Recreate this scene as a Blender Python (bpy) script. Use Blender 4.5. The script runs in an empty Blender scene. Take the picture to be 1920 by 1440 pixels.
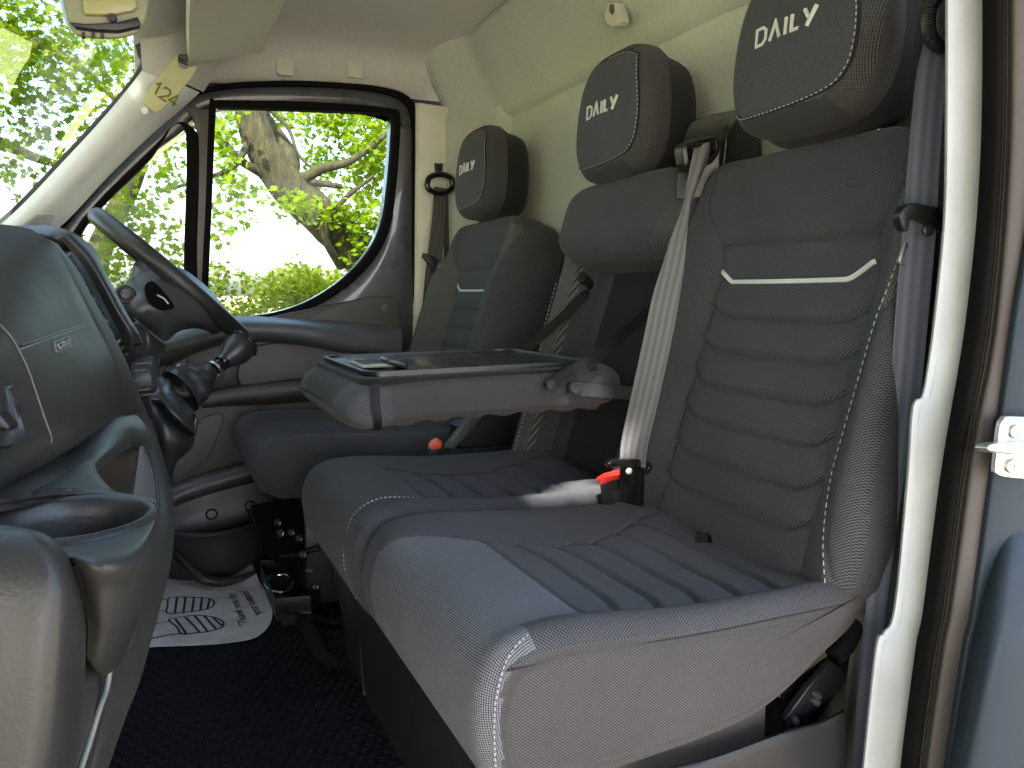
import bpy, bmesh, math, random
import numpy as np
from mathutils import Vector, Matrix
from mathutils.bvhtree import BVHTree

# ---------------------------------------------------------------- camera, sky, sun, exposure
SC = bpy.context.scene
COL = SC.collection
FPX = 1441.0
GROUND = -1.52
def cam_axes(yaw, pitch, roll):
    y, p, r = map(math.radians, (yaw, pitch, roll))
    f = np.array([math.sin(y)*math.cos(p), math.cos(y)*math.cos(p), -math.sin(p)])
    right = np.array([math.cos(y), -math.sin(y), 0.0]); up = np.cross(right, f)
    return right*math.cos(r)+up*math.sin(r), up*math.cos(r)-right*math.sin(r), f
CR, CU, CF = cam_axes(25, 6.9, -0.5)
cd = bpy.data.cameras.new('camera'); cam = bpy.data.objects.new('camera', cd); COL.objects.link(cam)
cd.sensor_width = 36; cd.lens = 36*FPX/1920; cd.clip_start = 0.02; cd.clip_end = 900
cam.matrix_world = Matrix(((CR[0], CU[0], -CF[0], 0), (CR[1], CU[1], -CF[1], 0), (CR[2], CU[2], -CF[2], 0), (0, 0, 0, 1)))
SC.camera = cam
SUN_EL, SUN_AZ = 46.0, 240.0      # azimuth measured from +X counter-clockwise (direction towards the sun)
w = bpy.data.worlds.new('World'); SC.world = w; w.use_nodes = True
nt = w.node_tree; bg = nt.nodes['Background']
sky = nt.nodes.new('ShaderNodeTexSky'); sky.sky_type = 'NISHITA'; sky.sun_disc = False
sky.sun_elevation = math.radians(SUN_EL); sky.sun_rotation = math.radians(90-SUN_AZ)
sky.dust_density = 3.5; sky.air_density = 0.9; sky.ozone_density = 0.9
nt.links.new(sky.outputs[0], bg.inputs[0]); bg.inputs[1].default_value = 0.15
sl = bpy.data.lights.new('sun', 'SUN'); sl.energy = 3.2; sl.angle = math.radians(0.5); sl.color = (1.0, 0.95, 0.86)
so = bpy.data.objects.new('sun', sl); COL.objects.link(so)
SUNV = Vector((math.cos(math.radians(SUN_EL))*math.cos(math.radians(SUN_AZ)), math.cos(math.radians(SUN_EL))*math.sin(math.radians(SUN_AZ)), math.sin(math.radians(SUN_EL))))
so.rotation_euler = (-SUNV).to_track_quat('-Z', 'Y').to_euler()
SC.view_settings.view_transform = 'Standard'; SC.view_settings.look = 'None'
SC.view_settings.exposure = 2.85; SC.view_settings.gamma = 1.0
SC.cycles.max_bounces = 10; SC.cycles.diffuse_bounces = 5; SC.cycles.glossy_bounces = 4
SC.cycles.transparent_max_bounces = 16; SC.cycles.transmission_bounces = 6
SC.cycles.use_denoising = True; SC.cycles.caustics_reflective = False; SC.cycles.caustics_refractive = False
SC.cycles.sample_clamp_indirect = 6.0

# ---------------------------------------------------------------- picture measurements -> places in the van
def ray(u, v): return CF + CR*(u-960)/FPX - CU*(v-720)/FPX
def atY(u, v, Y): d = ray(u, v); return d*Y/d[1]
def atX(u, v, X): d = ray(u, v); return d*X/d[0]
def atZ(u, v, Z): d = ray(u, v); return d*Z/d[2]

# ---------------------------------------------------------------- materials
def newmat(name):
    m = bpy.data.materials.new(name); m.use_nodes = True
    return m, m.node_tree, m.node_tree.nodes['Principled BSDF']
def N(t, typ, **kw):
    n = t.nodes.new(typ)
    for k, v in kw.items():
        if k in n.inputs: n.inputs[k].default_value = v
        else: setattr(n, k, v)
    return n
def mathn(t, op, a, b=None, clamp=False):
    n = t.nodes.new('ShaderNodeMath'); n.operation = op; n.use_clamp = clamp
    for i, x in enumerate((a, b)):
        if x is None: continue
        if isinstance(x, (int, float)): n.inputs[i].default_value = x
        else: t.links.new(x, n.inputs[i])
    return n.outputs[0]
def mixc(t, fac, a, b):
    n = t.nodes.new('ShaderNodeMix'); n.data_type = 'RGBA'
    if isinstance(fac, (int, float)): n.inputs[0].default_value = fac
    else: t.links.new(fac, n.inputs[0])
    for i, c in ((6, a), (7, b)):
        if isinstance(c, tuple): n.inputs[i].default_value = (*c, 1)
        else: t.links.new(c, n.inputs[i])
    return n.outputs[2]
def bump(t, bsdf, h, strength, dist):
    b = N(t, 'ShaderNodeBump'); b.inputs['Strength'].default_value = strength; b.inputs['Distance'].default_value = dist
    t.links.new(h, b.inputs['Height']); t.links.new(b.outputs[0], bsdf.inputs['Normal'])
def noise(t, vec, scale, detail=3, rough=.55):
    n = N(t, 'ShaderNodeTexNoise'); n.inputs['Scale'].default_value = scale; n.inputs['Detail'].default_value = detail; n.inputs['Roughness'].default_value = rough
    if vec is not None: t.links.new(vec, n.inputs['Vector'])
    return n.outputs[0]
def ramp(t, fac, stops):
    r = N(t, 'ShaderNodeValToRGB'); e = r.color_ramp.elements
    while len(e) < len(stops): e.new(.5)
    for el, (p, c) in zip(e, stops): el.position = p; el.color = (*c, 1) if isinstance(c, tuple) else (c, c, c, 1)
    t.links.new(fac, r.inputs[0]); return r.outputs[0]

def fabric(name, dark, light, period=.003, bumps=.5, diag=False, contrast=1.0, sheen=.08, rough=.85):
    m, t, b = newmat(name)
    uv = N(t, 'ShaderNodeTexCoord').outputs['UV']
    s = N(t, 'ShaderNodeSeparateXYZ'); t.links.new(uv, s.inputs[0])
    k = 2*math.pi/period
    nz = noise(t, uv, 900, 2)
    wob = mathn(t, 'MULTIPLY', mathn(t, 'SUBTRACT', nz, .5), 1.6)
    if diag:
        a = mathn(t, 'SINE', mathn(t, 'ADD', mathn(t, 'MULTIPLY', mathn(t, 'ADD', s.outputs[0], mathn(t, 'MULTIPLY', s.outputs[1], .8)), k), wob))
        c = mathn(t, 'SINE', mathn(t, 'MULTIPLY', mathn(t, 'SUBTRACT', s.outputs[0], mathn(t, 'MULTIPLY', s.outputs[1], 1.3)), k*.75))
    else:
        a = mathn(t, 'SINE', mathn(t, 'ADD', mathn(t, 'MULTIPLY', s.outputs[0], k), wob))
        c = mathn(t, 'SINE', mathn(t, 'ADD', mathn(t, 'MULTIPLY', s.outputs[1], k*1.15), wob))
    h = mathn(t, 'ADD', mathn(t, 'MULTIPLY', mathn(t, 'MULTIPLY', a, c), .5), .5)
    f = mathn(t, 'ADD', mathn(t, 'MULTIPLY', mathn(t, 'SUBTRACT', h, .5), contrast), mathn(t, 'ADD', mathn(t, 'MULTIPLY', mathn(t, 'SUBTRACT', nz, .5), 1.1), .5), clamp=True)
    big = noise(t, uv, 7, 4)
    col = mixc(t, f, dark, light)
    mul = N(t, 'ShaderNodeMix'); mul.data_type = 'RGBA'; mul.blend_type = 'MULTIPLY'; mul.inputs[0].default_value = 1
    t.links.new(col, mul.inputs[6]); t.links.new(ramp(t, big, [(.3, .82), (.7, 1.0)]), mul.inputs[7])
    t.links.new(mul.outputs[2], b.inputs['Base Color'])
    b.inputs['Roughness'].default_value = rough; b.inputs['Sheen Weight'].default_value = sheen; b.inputs['Sheen Roughness'].default_value = .5
    b.inputs['Specular IOR Level'].default_value = .3
    bump(t, b, h, bumps, .0006)
    return m
def plastic(name, col, rough=.45, grain=.25, scale=900, spec=.5, dust=.0, coat=0):
    m, t, b = newmat(name)
    oc = N(t, 'ShaderNodeTexCoord').outputs['Object']
    n1 = noise(t, oc, scale, 2); n2 = noise(t, oc, 9, 5)
    c2 = tuple(min(1, x*1.25+dust) for x in col)
    t.links.new(mixc(t, ramp(t, n2, [(.35, 0.), (.75, 1.)]), col, c2), b.inputs['Base Color'])
    t.links.new(ramp(t, n2, [(.3, max(.02, rough-.06)), (.7, min(1, rough+.08))]), b.inputs['Roughness'])
    b.inputs['Specular IOR Level'].default_value = spec
    if coat: b.inputs['Coat Weight'].default_value = coat; b.inputs['Coat Roughness'].default_value = .04
    if grain: bump(t, b, n1, grain, .0004)
    return m
def metal(name, col, rough=.3):
    m, t, b = newmat(name); oc = N(t, 'ShaderNodeTexCoord').outputs['Object']
    b.inputs['Metallic'].default_value = 1; b.inputs['Base Color'].default_value = (*col, 1)
    n = noise(t, oc, 60, 4); t.links.new(ramp(t, n, [(.3, rough*.7), (.7, rough*1.4)]), b.inputs['Roughness'])
    bump(t, b, n, .15, .001); return m
def felt(name, col, col2):
    m, t, b = newmat(name); oc = N(t, 'ShaderNodeTexCoord').outputs['Object']
    n = noise(t, oc, 330, 3, .7); n2 = noise(t, oc, 900, 2); n3 = noise(t, oc, 4, 4)
    f = mathn(t, 'ADD', mathn(t, 'MULTIPLY', n, .75), mathn(t, 'MULTIPLY', n3, .25))
    t.links.new(mixc(t, ramp(t, f, [(.36, 0.), (.64, 1.)]), col, col2), b.inputs['Base Color'])
    b.inputs['Roughness'].default_value = .95; b.inputs['Sheen Weight'].default_value = .2; b.inputs['Specular IOR Level'].default_value = .15
    bump(t, b, n2, .35, .0008); return m
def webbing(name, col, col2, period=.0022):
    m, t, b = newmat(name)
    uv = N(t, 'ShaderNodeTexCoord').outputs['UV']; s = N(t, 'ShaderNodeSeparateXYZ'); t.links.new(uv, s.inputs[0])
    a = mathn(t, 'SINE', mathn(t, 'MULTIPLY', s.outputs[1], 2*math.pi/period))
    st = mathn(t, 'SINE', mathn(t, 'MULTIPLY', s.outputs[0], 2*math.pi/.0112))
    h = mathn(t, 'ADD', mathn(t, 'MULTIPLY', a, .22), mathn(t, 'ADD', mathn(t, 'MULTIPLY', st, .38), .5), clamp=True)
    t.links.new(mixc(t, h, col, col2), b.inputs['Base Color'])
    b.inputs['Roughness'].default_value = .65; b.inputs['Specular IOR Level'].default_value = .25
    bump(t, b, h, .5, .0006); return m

M = {}
M['dark'] = fabric('dark_woven_fabric', (.008, .0085, .0105), (.100, .103, .117), .0040, contrast=1.9)
M['insert'] = fabric('insert_fabric', (.008, .0085, .011), (.108, .112, .132), .0036, contrast=1.9)
M['mesh'] = fabric('light_mesh_fabric', (.006, .006, .0065), (.17, .17, .172), .0044, diag=True, contrast=2.2, bumps=.8)
M['front'] = fabric('front_panel_fabric', (.012, .014, .017), (.25, .26, .29), .0042, diag=True, contrast=2.1, bumps=.7)
M['side'] = fabric('side_fabric', (.016, .0155, .0158), (.112, .107, .106), .0036, contrast=1.8)
M['black_cloth'] = fabric('black_backing_cloth', (.004, .004, .005), (.013, .013, .014), .002, contrast=.8, sheen=.1)
M['thread'] = fabric('stitch_thread', (.30, .30, .31), (.55, .55, .56), .001)
M['thread_dark'] = fabric('seam_thread', (.012, .012, .014), (.03, .03, .034), .001)
M['silver'] = plastic('silver_stripe', (.55, .57, .55), .35, .05)
M['letter'] = plastic('pale_embroidery', (.58, .60, .55), .5, .4, 2500)
M['plastic'] = plastic('dark_grained_plastic', (.022, .0225, .023), .42, .5, 900)
M['dash'] = plastic('dash_soft_plastic', (.024, .0235, .019), .48, .5, 420, spec=.34)
M['dashlow'] = plastic('dash_lower_plastic', (.022, .0215, .020), .42, .5, 420, spec=.5)
M['black'] = plastic('black_plastic', (.012, .012, .013), .38, .15)
M['gloss'] = plastic('gloss_black', (.010, .010, .011), .12, 0)
M['doorcard'] = plastic('door_card_plastic', (.056, .054, .052), .5, .35, 1200)
M['doorcard2'] = plastic('door_card_insert', (.088, .083, .080), .55, .4, 900)
M['sillm'] = plastic('sill_plastic', (.075, .082, .09), .42, .25)
M['trim'] = plastic('pale_pillar_trim', (.74, .78, .77), .5, .2, 1200)  # lightened to make up for the weak light on the far pillar
M['trimn'] = plastic('pale_jamb_trim', (.36, .39, .40), .5, .3, 900)  # darker copy of the pale trim, offsets the strong light at the jamb
M['trimw'] = plastic('cream_plastic', (.56, .56, .46), .5, .15, 900)
M['felt'] = felt('headliner_felt', (.48, .475, .435), (.64, .635, .585))
M['felt2'] = felt('bulkhead_felt', (.42, .45, .375), (.57, .60, .515))  # green of the foliage light mixed into the grey felt
M['rubber'] = plastic('seal_rubber', (.008, .008, .008), .9, .6, 500, spec=.04)
M['paint'] = plastic('grey_body_paint', (.026, .037, .050), .42, 0, spec=.12, coat=.04)
M['mat'] = plastic('rubber_floor', (.005, .005, .006), .6, .3, 500, spec=.22)
M['steel'] = metal('bare_steel', (.62, .62, .6), .34)
M['zinc'] = metal('zinc_ring', (.42, .55, .58), .22)
M['black_metal'] = plastic('black_painted_metal', (.016, .017, .02), .2, 0)
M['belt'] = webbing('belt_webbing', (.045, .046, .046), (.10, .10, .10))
M['beltlight'] = webbing('sunlit_grey_webbing', (.115, .115, .12), (.20, .20, .208))  # paler copy of the grey webbing, sunlight put into its colour
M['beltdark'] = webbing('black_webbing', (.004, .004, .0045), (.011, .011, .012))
M['red'] = plastic('red_button', (.62, .03, .02), .3, 0)
M['orange'] = plastic('orange_button', (.75, .10, .03), .35, 0)
M['green'] = plastic('green_tag', (.05, .5, .08), .5, 0)
M['leather'] = plastic('black_leather', (.020, .020, .022), .36, .5, 420)
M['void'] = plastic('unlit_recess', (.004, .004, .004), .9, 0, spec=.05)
M['wheel'] = plastic('steering_wheel_leather', (.022, .0225, .0225), .42, .5, 700)
M['ink'] = plastic('navy_ink', (.015, .02, .06), .7, 0)
M['inkolive'] = plastic('olive_ink', (.16, .15, .02), .7, 0)
M['tag'] = plastic('yellowed_tag', (.52, .51, .28), .45, .05)

def paper_mat():
    m, t, b = newmat('paper'); oc = N(t, 'ShaderNodeTexCoord').outputs['Object']
    n = noise(t, oc, 14, 5); t.links.new(ramp(t, n, [(.3, (.50, .49, .47)), (.6, (.66, .66, .65))]), b.inputs['Base Color'])
    st = noise(t, oc, 22, 6)
    b.inputs['Roughness'].default_value = .8; bump(t, b, n, .5, .01); return m
M['paper'] = paper_mat()
def glass_mat(name, tint, refl=.9):
    m = bpy.data.materials.new(name); m.use_nodes = True; t = m.node_tree; t.nodes.clear()
    o = N(t, 'ShaderNodeOutputMaterial'); tr = N(t, 'ShaderNodeBsdfTransparent'); gl = N(t, 'ShaderNodeBsdfGlossy')
    tr.inputs[0].default_value = (*tint, 1); gl.inputs['Roughness'].default_value = .01; gl.inputs[0].default_value = (refl, refl, refl, 1)
    lw = N(t, 'ShaderNodeLayerWeight'); lw.inputs[0].default_value = .5; mx = N(t, 'ShaderNodeMixShader')
    t.links.new(mathn(t, 'ADD', mathn(t, 'MULTIPLY', mathn(t, 'POWER', lw.outputs['Facing'], 5.0), .9), .05, clamp=True), mx.inputs[0]); t.links.new(tr.outputs[0], mx.inputs[1]); t.links.new(gl.outputs[0], mx.inputs[2]); t.links.new(mx.outputs[0], o.inputs[0])
    return m
M['glass'] = glass_mat('side_glass', (.96, .985, .95), .10); M['wglass'] = glass_mat('windscreen_glass', (.88, .95, .90), .6)
def leaf_mat(name, c1, c2, tc):
    m = bpy.data.materials.new(name); m.use_nodes = True; t = m.node_tree; b = t.nodes['Principled BSDF']; o = t.nodes['Material Output']
    gi = N(t, 'ShaderNodeNewGeometry').outputs['Random Per Island']
    t.links.new(mixc(t, gi, c1, c2), b.inputs['Base Color']); b.inputs['Roughness'].default_value = .6; b.inputs['Specular IOR Level'].default_value = .2
    tl = N(t, 'ShaderNodeBsdfTranslucent'); t.links.new(mixc(t, gi, tc, tuple(x*.6 for x in tc)), tl.inputs[0])
    mx = N(t, 'ShaderNodeMixShader'); mx.inputs[0].default_value = .55
    t.links.new(b.outputs[0], mx.inputs[1]); t.links.new(tl.outputs[0], mx.inputs[2]); t.links.new(mx.outputs[0], o.inputs[0])
    return m
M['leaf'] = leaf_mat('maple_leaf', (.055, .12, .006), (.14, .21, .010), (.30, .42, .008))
M['leafd'] = leaf_mat('shade_tree_leaf', (.03, .07, .010), (.05, .10, .012), (.12, .22, .015))
M['leafh'] = leaf_mat('hedge_leaf', (.06, .11, .004), (.12, .17, .006), (.32, .40, .008))
def bark():
    m, t, b = newmat('mossy_bark'); oc = N(t, 'ShaderNodeTexCoord').outputs['Object']
    mp = N(t, 'ShaderNodeMapping'); mp.inputs['Scale'].default_value = (14, 14, 4); t.links.new(oc, mp.inputs[0])
    n = noise(t, mp.outputs[0], 1.6, 8, .7)
    t.links.new(ramp(t, n, [(.3, (.007, .006, .003)), (.5, (.026, .023, .007)), (.7, (.055, .058, .012))]), b.inputs['Base Color'])
    b.inputs['Roughness'].default_value = .9; bump(t, b, n, .9, .03); return m
M['bark'] = bark()
def ground_mat():
    m, t, b = newmat('pale_gravel'); oc = N(t, 'ShaderNodeTexCoord').outputs['Object']
    n = noise(t, oc, 30, 8, .7); n2 = noise(t, oc, .6, 4)
    c = mixc(t, ramp(t, n, [(.3, 0.), (.7, 1.)]), (.30, .26, .20), (.46, .41, .34))
    t.links.new(mixc(t, ramp(t, n2, [(.5, 0.), (.62, 1.)]), c, (.36, .33, .24)), b.inputs['Base Color']); b.inputs['Roughness'].default_value = .95
    bump(t, b, n, .6, .02); return m
M['ground'] = ground_mat()
def field_mat():
    m, t, b = newmat('dry_grass'); oc = N(t, 'ShaderNodeTexCoord').outputs['Object']
    n = noise(t, oc, 8, 8, .7)
    t.links.new(ramp(t, n, [(.3, (.30, .38, .08)), (.7, (.50, .54, .20))]), b.inputs['Base Color']); b.inputs['Roughness'].default_value = 1; return m
M['field'] = field_mat()

# ---------------------------------------------------------------- object helpers
def tag(o, label=None, cat=None, group=None, kind=None):
    if label: o['label'] = label
    if cat: o['category'] = cat
    if group: o['group'] = group
    if kind: o['kind'] = kind
    return o
def thing(name, label, cat, loc, group=None):
    o = bpy.data.objects.new(name, None); o.empty_display_size = .05; COL.objects.link(o); o.location = [float(x) for x in loc]
    return tag(o, label, cat, group)
def wloc(o):
    v = Vector((0, 0, 0))
    while o is not None: v += o.location; o = o.parent
    return v
def link(me, name, mat, parent=None, smooth=True, angle=40):
    me.materials.append(M[mat] if isinstance(mat, str) else mat)
    o = bpy.data.objects.new(name, me); COL.objects.link(o)
    if parent is not None:
        o.parent = parent; off = wloc(parent)
        me.transform(Matrix.Translation(-off))
    else:                                   # a top-level mesh: origin at its base centre
        n = len(me.vertices); co = np.empty(n*3); me.vertices.foreach_get('co', co); co = co.reshape(-1, 3)
        c = Vector(((co[:, 0].min()+co[:, 0].max())/2, (co[:, 1].min()+co[:, 1].max())/2, co[:, 2].min()))
        me.transform(Matrix.Translation(-c)); o.location = c
    if smooth:
        me.shade_smooth()
        if angle: me.set_sharp_from_angle(angle=math.radians(angle))
    return o
def mesh_np(name, co, quads, mat, parent=None, uv=None, angle=None, tris=False):
    co = np.asarray(co, dtype=np.float32).reshape(-1, 3); quads = np.asarray(quads, dtype=np.int32)
    k = quads.shape[1]; me = bpy.data.meshes.new(name)
    me.vertices.add(len(co)); me.vertices.foreach_set('co', co.ravel())
    me.loops.add(quads.size); me.loops.foreach_set('vertex_index', quads.ravel())
    me.polygons.add(len(quads)); me.polygons.foreach_set('loop_start', np.arange(0, quads.size, k, dtype=np.int32))
    me.update(calc_edges=True)
    if uv is not None:
        l = me.uv_layers.new(name='UVMap'); l.data.foreach_set('uv', np.asarray(uv, dtype=np.float32)[quads.ravel()].ravel())
    me.validate()
    return link(me, name, mat, parent, True, angle)
def bm_obj(name, bm, mat, parent=None, angle=40, autouv=False):
    bmesh.ops.recalc_face_normals(bm, faces=bm.faces)
    me = bpy.data.meshes.new(name); bm.to_mesh(me); bm.free()
    if autouv: box_uv(me)
    return link(me, name, mat, parent, True, angle)
def box_uv(me):
    l = me.uv_layers.new(name='UVMap')
    for p in me.polygons:
        n = p.normal; ax = max(range(3), key=lambda i: abs(n[i])); ii = [(1, 2), (0, 2), (0, 1)][ax]
        for li in p.loop_indices:
            c = me.vertices[me.loops[li].vertex_index].co; l.data[li].uv = (c[ii[0]], c[ii[1]])
def split_grid(root, co, uv, nu, nv, cls, names, close_u=False):
    """co: (nu*nv,3) grid; cls: (nu-1)x(nv-1) ints; names: {int:(part name, material)} -> one mesh per class"""
    idx = np.arange(nu*nv).reshape(nu, nv)
    q = np.stack([idx[:-1, :-1], idx[1:, :-1], idx[1:, 1:], idx[:-1, 1:]], -1).reshape(-1, 4)
    c = cls.reshape(-1); out = {}
    for k, (nm, mt) in names.items():
        qq = q[c == k]
        if len(qq) == 0: continue
        used, inv = np.unique(qq, return_inverse=True)
        out[k] = mesh_np(nm, co[used], inv.reshape(-1, 4), mt, root, uv[used])
    return out
def catmull(pts, n, closed=False):
    P = np.array(pts, float); m = len(P)
    if closed: Q = np.vstack([P[-1], P, P[0], P[1]])
    else: Q = np.vstack([2*P[0]-P[1], P, 2*P[-1]-P[-2]])
    seg = m if closed else m-1; out = []
    for i in range(seg):
        p0, p1, p2, p3 = Q[i:i+4]
        for t in np.linspace(0, 1, n, endpoint=False):
            out.append(.5*((2*p1)+(-p0+p2)*t+(2*p0-5*p1+4*p2-p3)*t*t+(-p0+3*p1-3*p2+p3)*t**3))
    if not closed: out.append(P[-1])
    return np.array(out)
def resample(P, n, closed=False):
    P = np.array(P, float)
    if closed: P = np.vstack([P, P[0]])
    d = np.concatenate([[0], np.cumsum(np.linalg.norm(np.diff(P, axis=0), axis=1))])
    s = np.linspace(0, d[-1], n, endpoint=not closed)
    return np.stack([np.interp(s, d, P[:, k]) for k in range(P.shape[1])], 1)
def bx(bm, c, s, rot=None, bev=0, seg=2):
    r = bmesh.ops.create_cube(bm, size=1, matrix=Matrix.Translation(c) @ (rot.to_4x4() if rot else Matrix()) @ Matrix.Diagonal((*s, 1)))
    if bev:
        es = {e for v in r['verts'] for e in v.link_edges}
        bmesh.ops.bevel(bm, geom=list(es), offset=bev, segments=seg, affect='EDGES', profile=.5)
def box(name, c, s, mat, parent=None, rot=None, bev=.002, seg=2):
    bm = bmesh.new(); bx(bm, c, s, rot, bev, seg); return bm_obj(name, bm, mat, parent, 35, autouv=True)
def tube_co(path, r, k=10, cap=True):
    P = np.array(path, float); n = len(P); R = np.full(n, r) if np.isscalar(r) else np.array(r)
    T = np.gradient(P, axis=0); T /= np.linalg.norm(T, axis=1)[:, None]+1e-12
    up = np.array([0, 0, 1.]) if abs(T[0][2]) < .9 else np.array([1., 0, 0]); rings = []
    nrm = np.cross(T[0], up); nrm /= np.linalg.norm(nrm)
    for i in range(n):
        nrm = nrm-T[i]*(nrm@T[i]); nrm /= np.linalg.norm(nrm)+1e-12; b = np.cross(T[i], nrm)
        a = np.arange(k)*2*math.pi/k
        rings.append(P[i]+R[i]*(np.cos(a)[:, None]*nrm+np.sin(a)[:, None]*b))
    co = np.vstack(rings); q = []
    for i in range(n-1):
        for j in range(k): q.append((i*k+j, i*k+(j+1) % k, (i+1)*k+(j+1) % k, (i+1)*k+j))
    return co, q
def tube(name, path, r, mat, parent=None, k=10, cap=True, angle=50):
    co, q = tube_co(path, r, k); me = bpy.data.meshes.new(name); n = len(co)//k
    f = [tuple(x) for x in q]
    if cap: f += [tuple(range(k))[::-1], tuple(range((n-1)*k, n*k))]
    me.from_pydata([tuple(c) for c in co], [], f); box_uv(me); return link(me, name, mat, parent, True, angle)
def ribbon(name, path, widths, wdir, mat, parent=None, th=.0012, n=None):
    """flat strap of real thickness; wdir: one vector or one per point"""
    P = np.array(path, float); W = np.array(wdir, float)
    if W.ndim == 1: W = np.repeat(W[None], len(P), 0)
    wd = np.full(len(P), widths) if np.isscalar(widths) else np.array(widths)
    A = np.hstack([P, W, wd[:, None]]); A = catmull(A, n or 8); P, W, wd = A[:, :3], A[:, 3:6], A[:, 6]
    T = np.gradient(P, axis=0); T /= np.linalg.norm(T, axis=1)[:, None]
    W = W-T*(W*T).sum(1)[:, None]; W /= np.linalg.norm(W, axis=1)[:, None]; Nn = np.cross(T, W)
    k = 9; co = []; uv = []; s = np.concatenate([[0], np.cumsum(np.linalg.norm(np.diff(P, axis=0), axis=1))])
    for i in range(len(P)):
        for side in (1, -1):
            for j in range(k):
                a = (j/(k-1)-.5)*side
                co.append(P[i]+W[i]*wd[i]*a+Nn[i]*th/2*side); uv.append((a*wd[i], s[i]))
    q = []; r = 2*k
    for i in range(len(P)-1):
        for j in range(r): q.append((i*r+j, i*r+(j+1) % r, (i+1)*r+(j+1) % r, (i+1)*r+j))
    return mesh_np(name, co, q, mat, parent, np.array(uv), angle=60)
def prism(name, outline3, direction, mat, parent=None, bev=.003, seg=3, angle=35, back_bev=False):
    """solid from a closed 3-D outline pushed along a direction, front rim rounded"""
    bm = bmesh.new(); d = Vector(direction)
    vs = [bm.verts.new(Vector(p)) for p in outline3]
    f = bm.faces.new(vs); r = bmesh.ops.extrude_face_region(bm, geom=[f])
    nv = [g for g in r['geom'] if isinstance(g, bmesh.types.BMVert)]
    bmesh.ops.translate(bm, verts=nv, vec=d)
    front = [e for e in bm.edges if all(v in set(vs) for v in e.verts)]
    if bev:
        if back_bev: front += [e for e in bm.edges if all(v in set(nv) for v in e.verts)]
        bmesh.ops.bevel(bm, geom=front, offset=bev, segments=seg, affect='EDGES', profile=.5, clamp_overlap=True)
    return bm_obj(name, bm, mat, parent, angle, autouv=True)
def plate(name, px, Y, th, mat, parent=None, bev=.004, smooth=0, seg=3, **k):
    P = [atY(u, v, Y) for u, v in px]
    if smooth: P = catmull(P, smooth, True)
    return prism(name, P, (0, th, 0), mat, parent, bev, seg, **k)
def ring(name, outer, inner, direction, mat, parent=None, bulge=.006, n=120):
    """frame between two closed outlines with a rounded face and real depth"""
    O = resample(outer, n, True); I = resample(inner, n, True)
    k = min(range(n), key=lambda k: np.linalg.norm(O-np.roll(I, k, 0), axis=1).sum()); I = np.roll(I, k, 0)
    d = np.array(direction, float); dn = d/np.linalg.norm(d)
    prof = [(0, 1, 0), (0, .15, 0), (.04, .02, -.5), (.15, 0, -.85), (.5, 0, -1), (.85, 0, -.85), (.96, .02, -.5), (1, .15, 0), (1, 1, 0)]
    co = []
    for t, dd, bl in prof: co.append(O*(1-t)+I*t+d*dd+dn*bulge*bl)
    co = np.vstack(co); m = len(prof); q = []
    for i in range(m):
        i2 = (i+1) % m
        for j in range(n): q.append((i*n+j, i*n+(j+1) % n, i2*n+(j+1) % n, i2*n+j))
    return mesh_np(name, co, q, mat, parent, co[:, [0, 2]], angle=50)
def patch(name, rows, mat, parent=None, th=.004, sub=6, flip=False, raw=False):
    """smooth sculpted sheet through rows of measured points (u, v, Y) or of 3-D points, with thickness"""
    R = np.array([[p if raw else atY(*p) for p in r] for r in rows], float)
    A = np.array([catmull(r, sub) for r in R]); B = np.array([catmull(A[:, j], sub) for j in range(A.shape[1])]).transpose(1, 0, 2)
    nu, nv = B.shape[:2]; idx = np.arange(nu*nv).reshape(nu, nv)
    q = np.stack([idx[:-1, :-1], idx[1:, :-1], idx[1:, 1:], idx[:-1, 1:]], -1).reshape(-1, 4)
    du = np.gradient(B, axis=0); dv = np.gradient(B, axis=1); nn = np.cross(du, dv); nn /= np.linalg.norm(nn, axis=2)[..., None]+1e-9
    if flip: nn = -nn
    F = B.reshape(-1, 3); K = (B-nn*th).reshape(-1, 3); n = len(F)
    if flip: q = q[:, ::-1]
    border = np.concatenate([idx[0, :-1], idx[:-1, -1], idx[-1, :0:-1], idx[:0:-1, 0]])
    bq = [(border[i], border[(i+1) % len(border)], border[(i+1) % len(border)]+n, border[i]+n) for i in range(len(border))]
    if not flip: bq = [x[::-1] for x in bq]
    allq = np.vstack([q, q[:, ::-1]+n, np.array(bq)])
    co = np.vstack([F, K])
    return mesh_np(name, co, allq, mat, parent, co[:, [1, 2]], angle=50)
def lathe(name, prof, origin, axis, mat, parent=None, k=28, angle=40):
    """prof: (radius, height along axis)"""
    ax = Vector(axis).normalized(); R = ax.to_track_quat('Z', 'Y').to_matrix(); O = Vector(origin)
    co = []; f = []
    for r, h in prof:
        for j in range(k):
            a = 2*math.pi*j/k; co.append(O+R @ Vector((max(r, 1e-5)*math.cos(a), max(r, 1e-5)*math.sin(a), h)))
    for i in range(len(prof)-1):
        for j in range(k): f.append((i*k+j, i*k+(j+1) % k, (i+1)*k+(j+1) % k, (i+1)*k+j))
    me = bpy.data.meshes.new(name); me.from_pydata(co, [], f); me.update(); box_uv(me)
    return link(me, name, mat, parent, True, angle)
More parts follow.
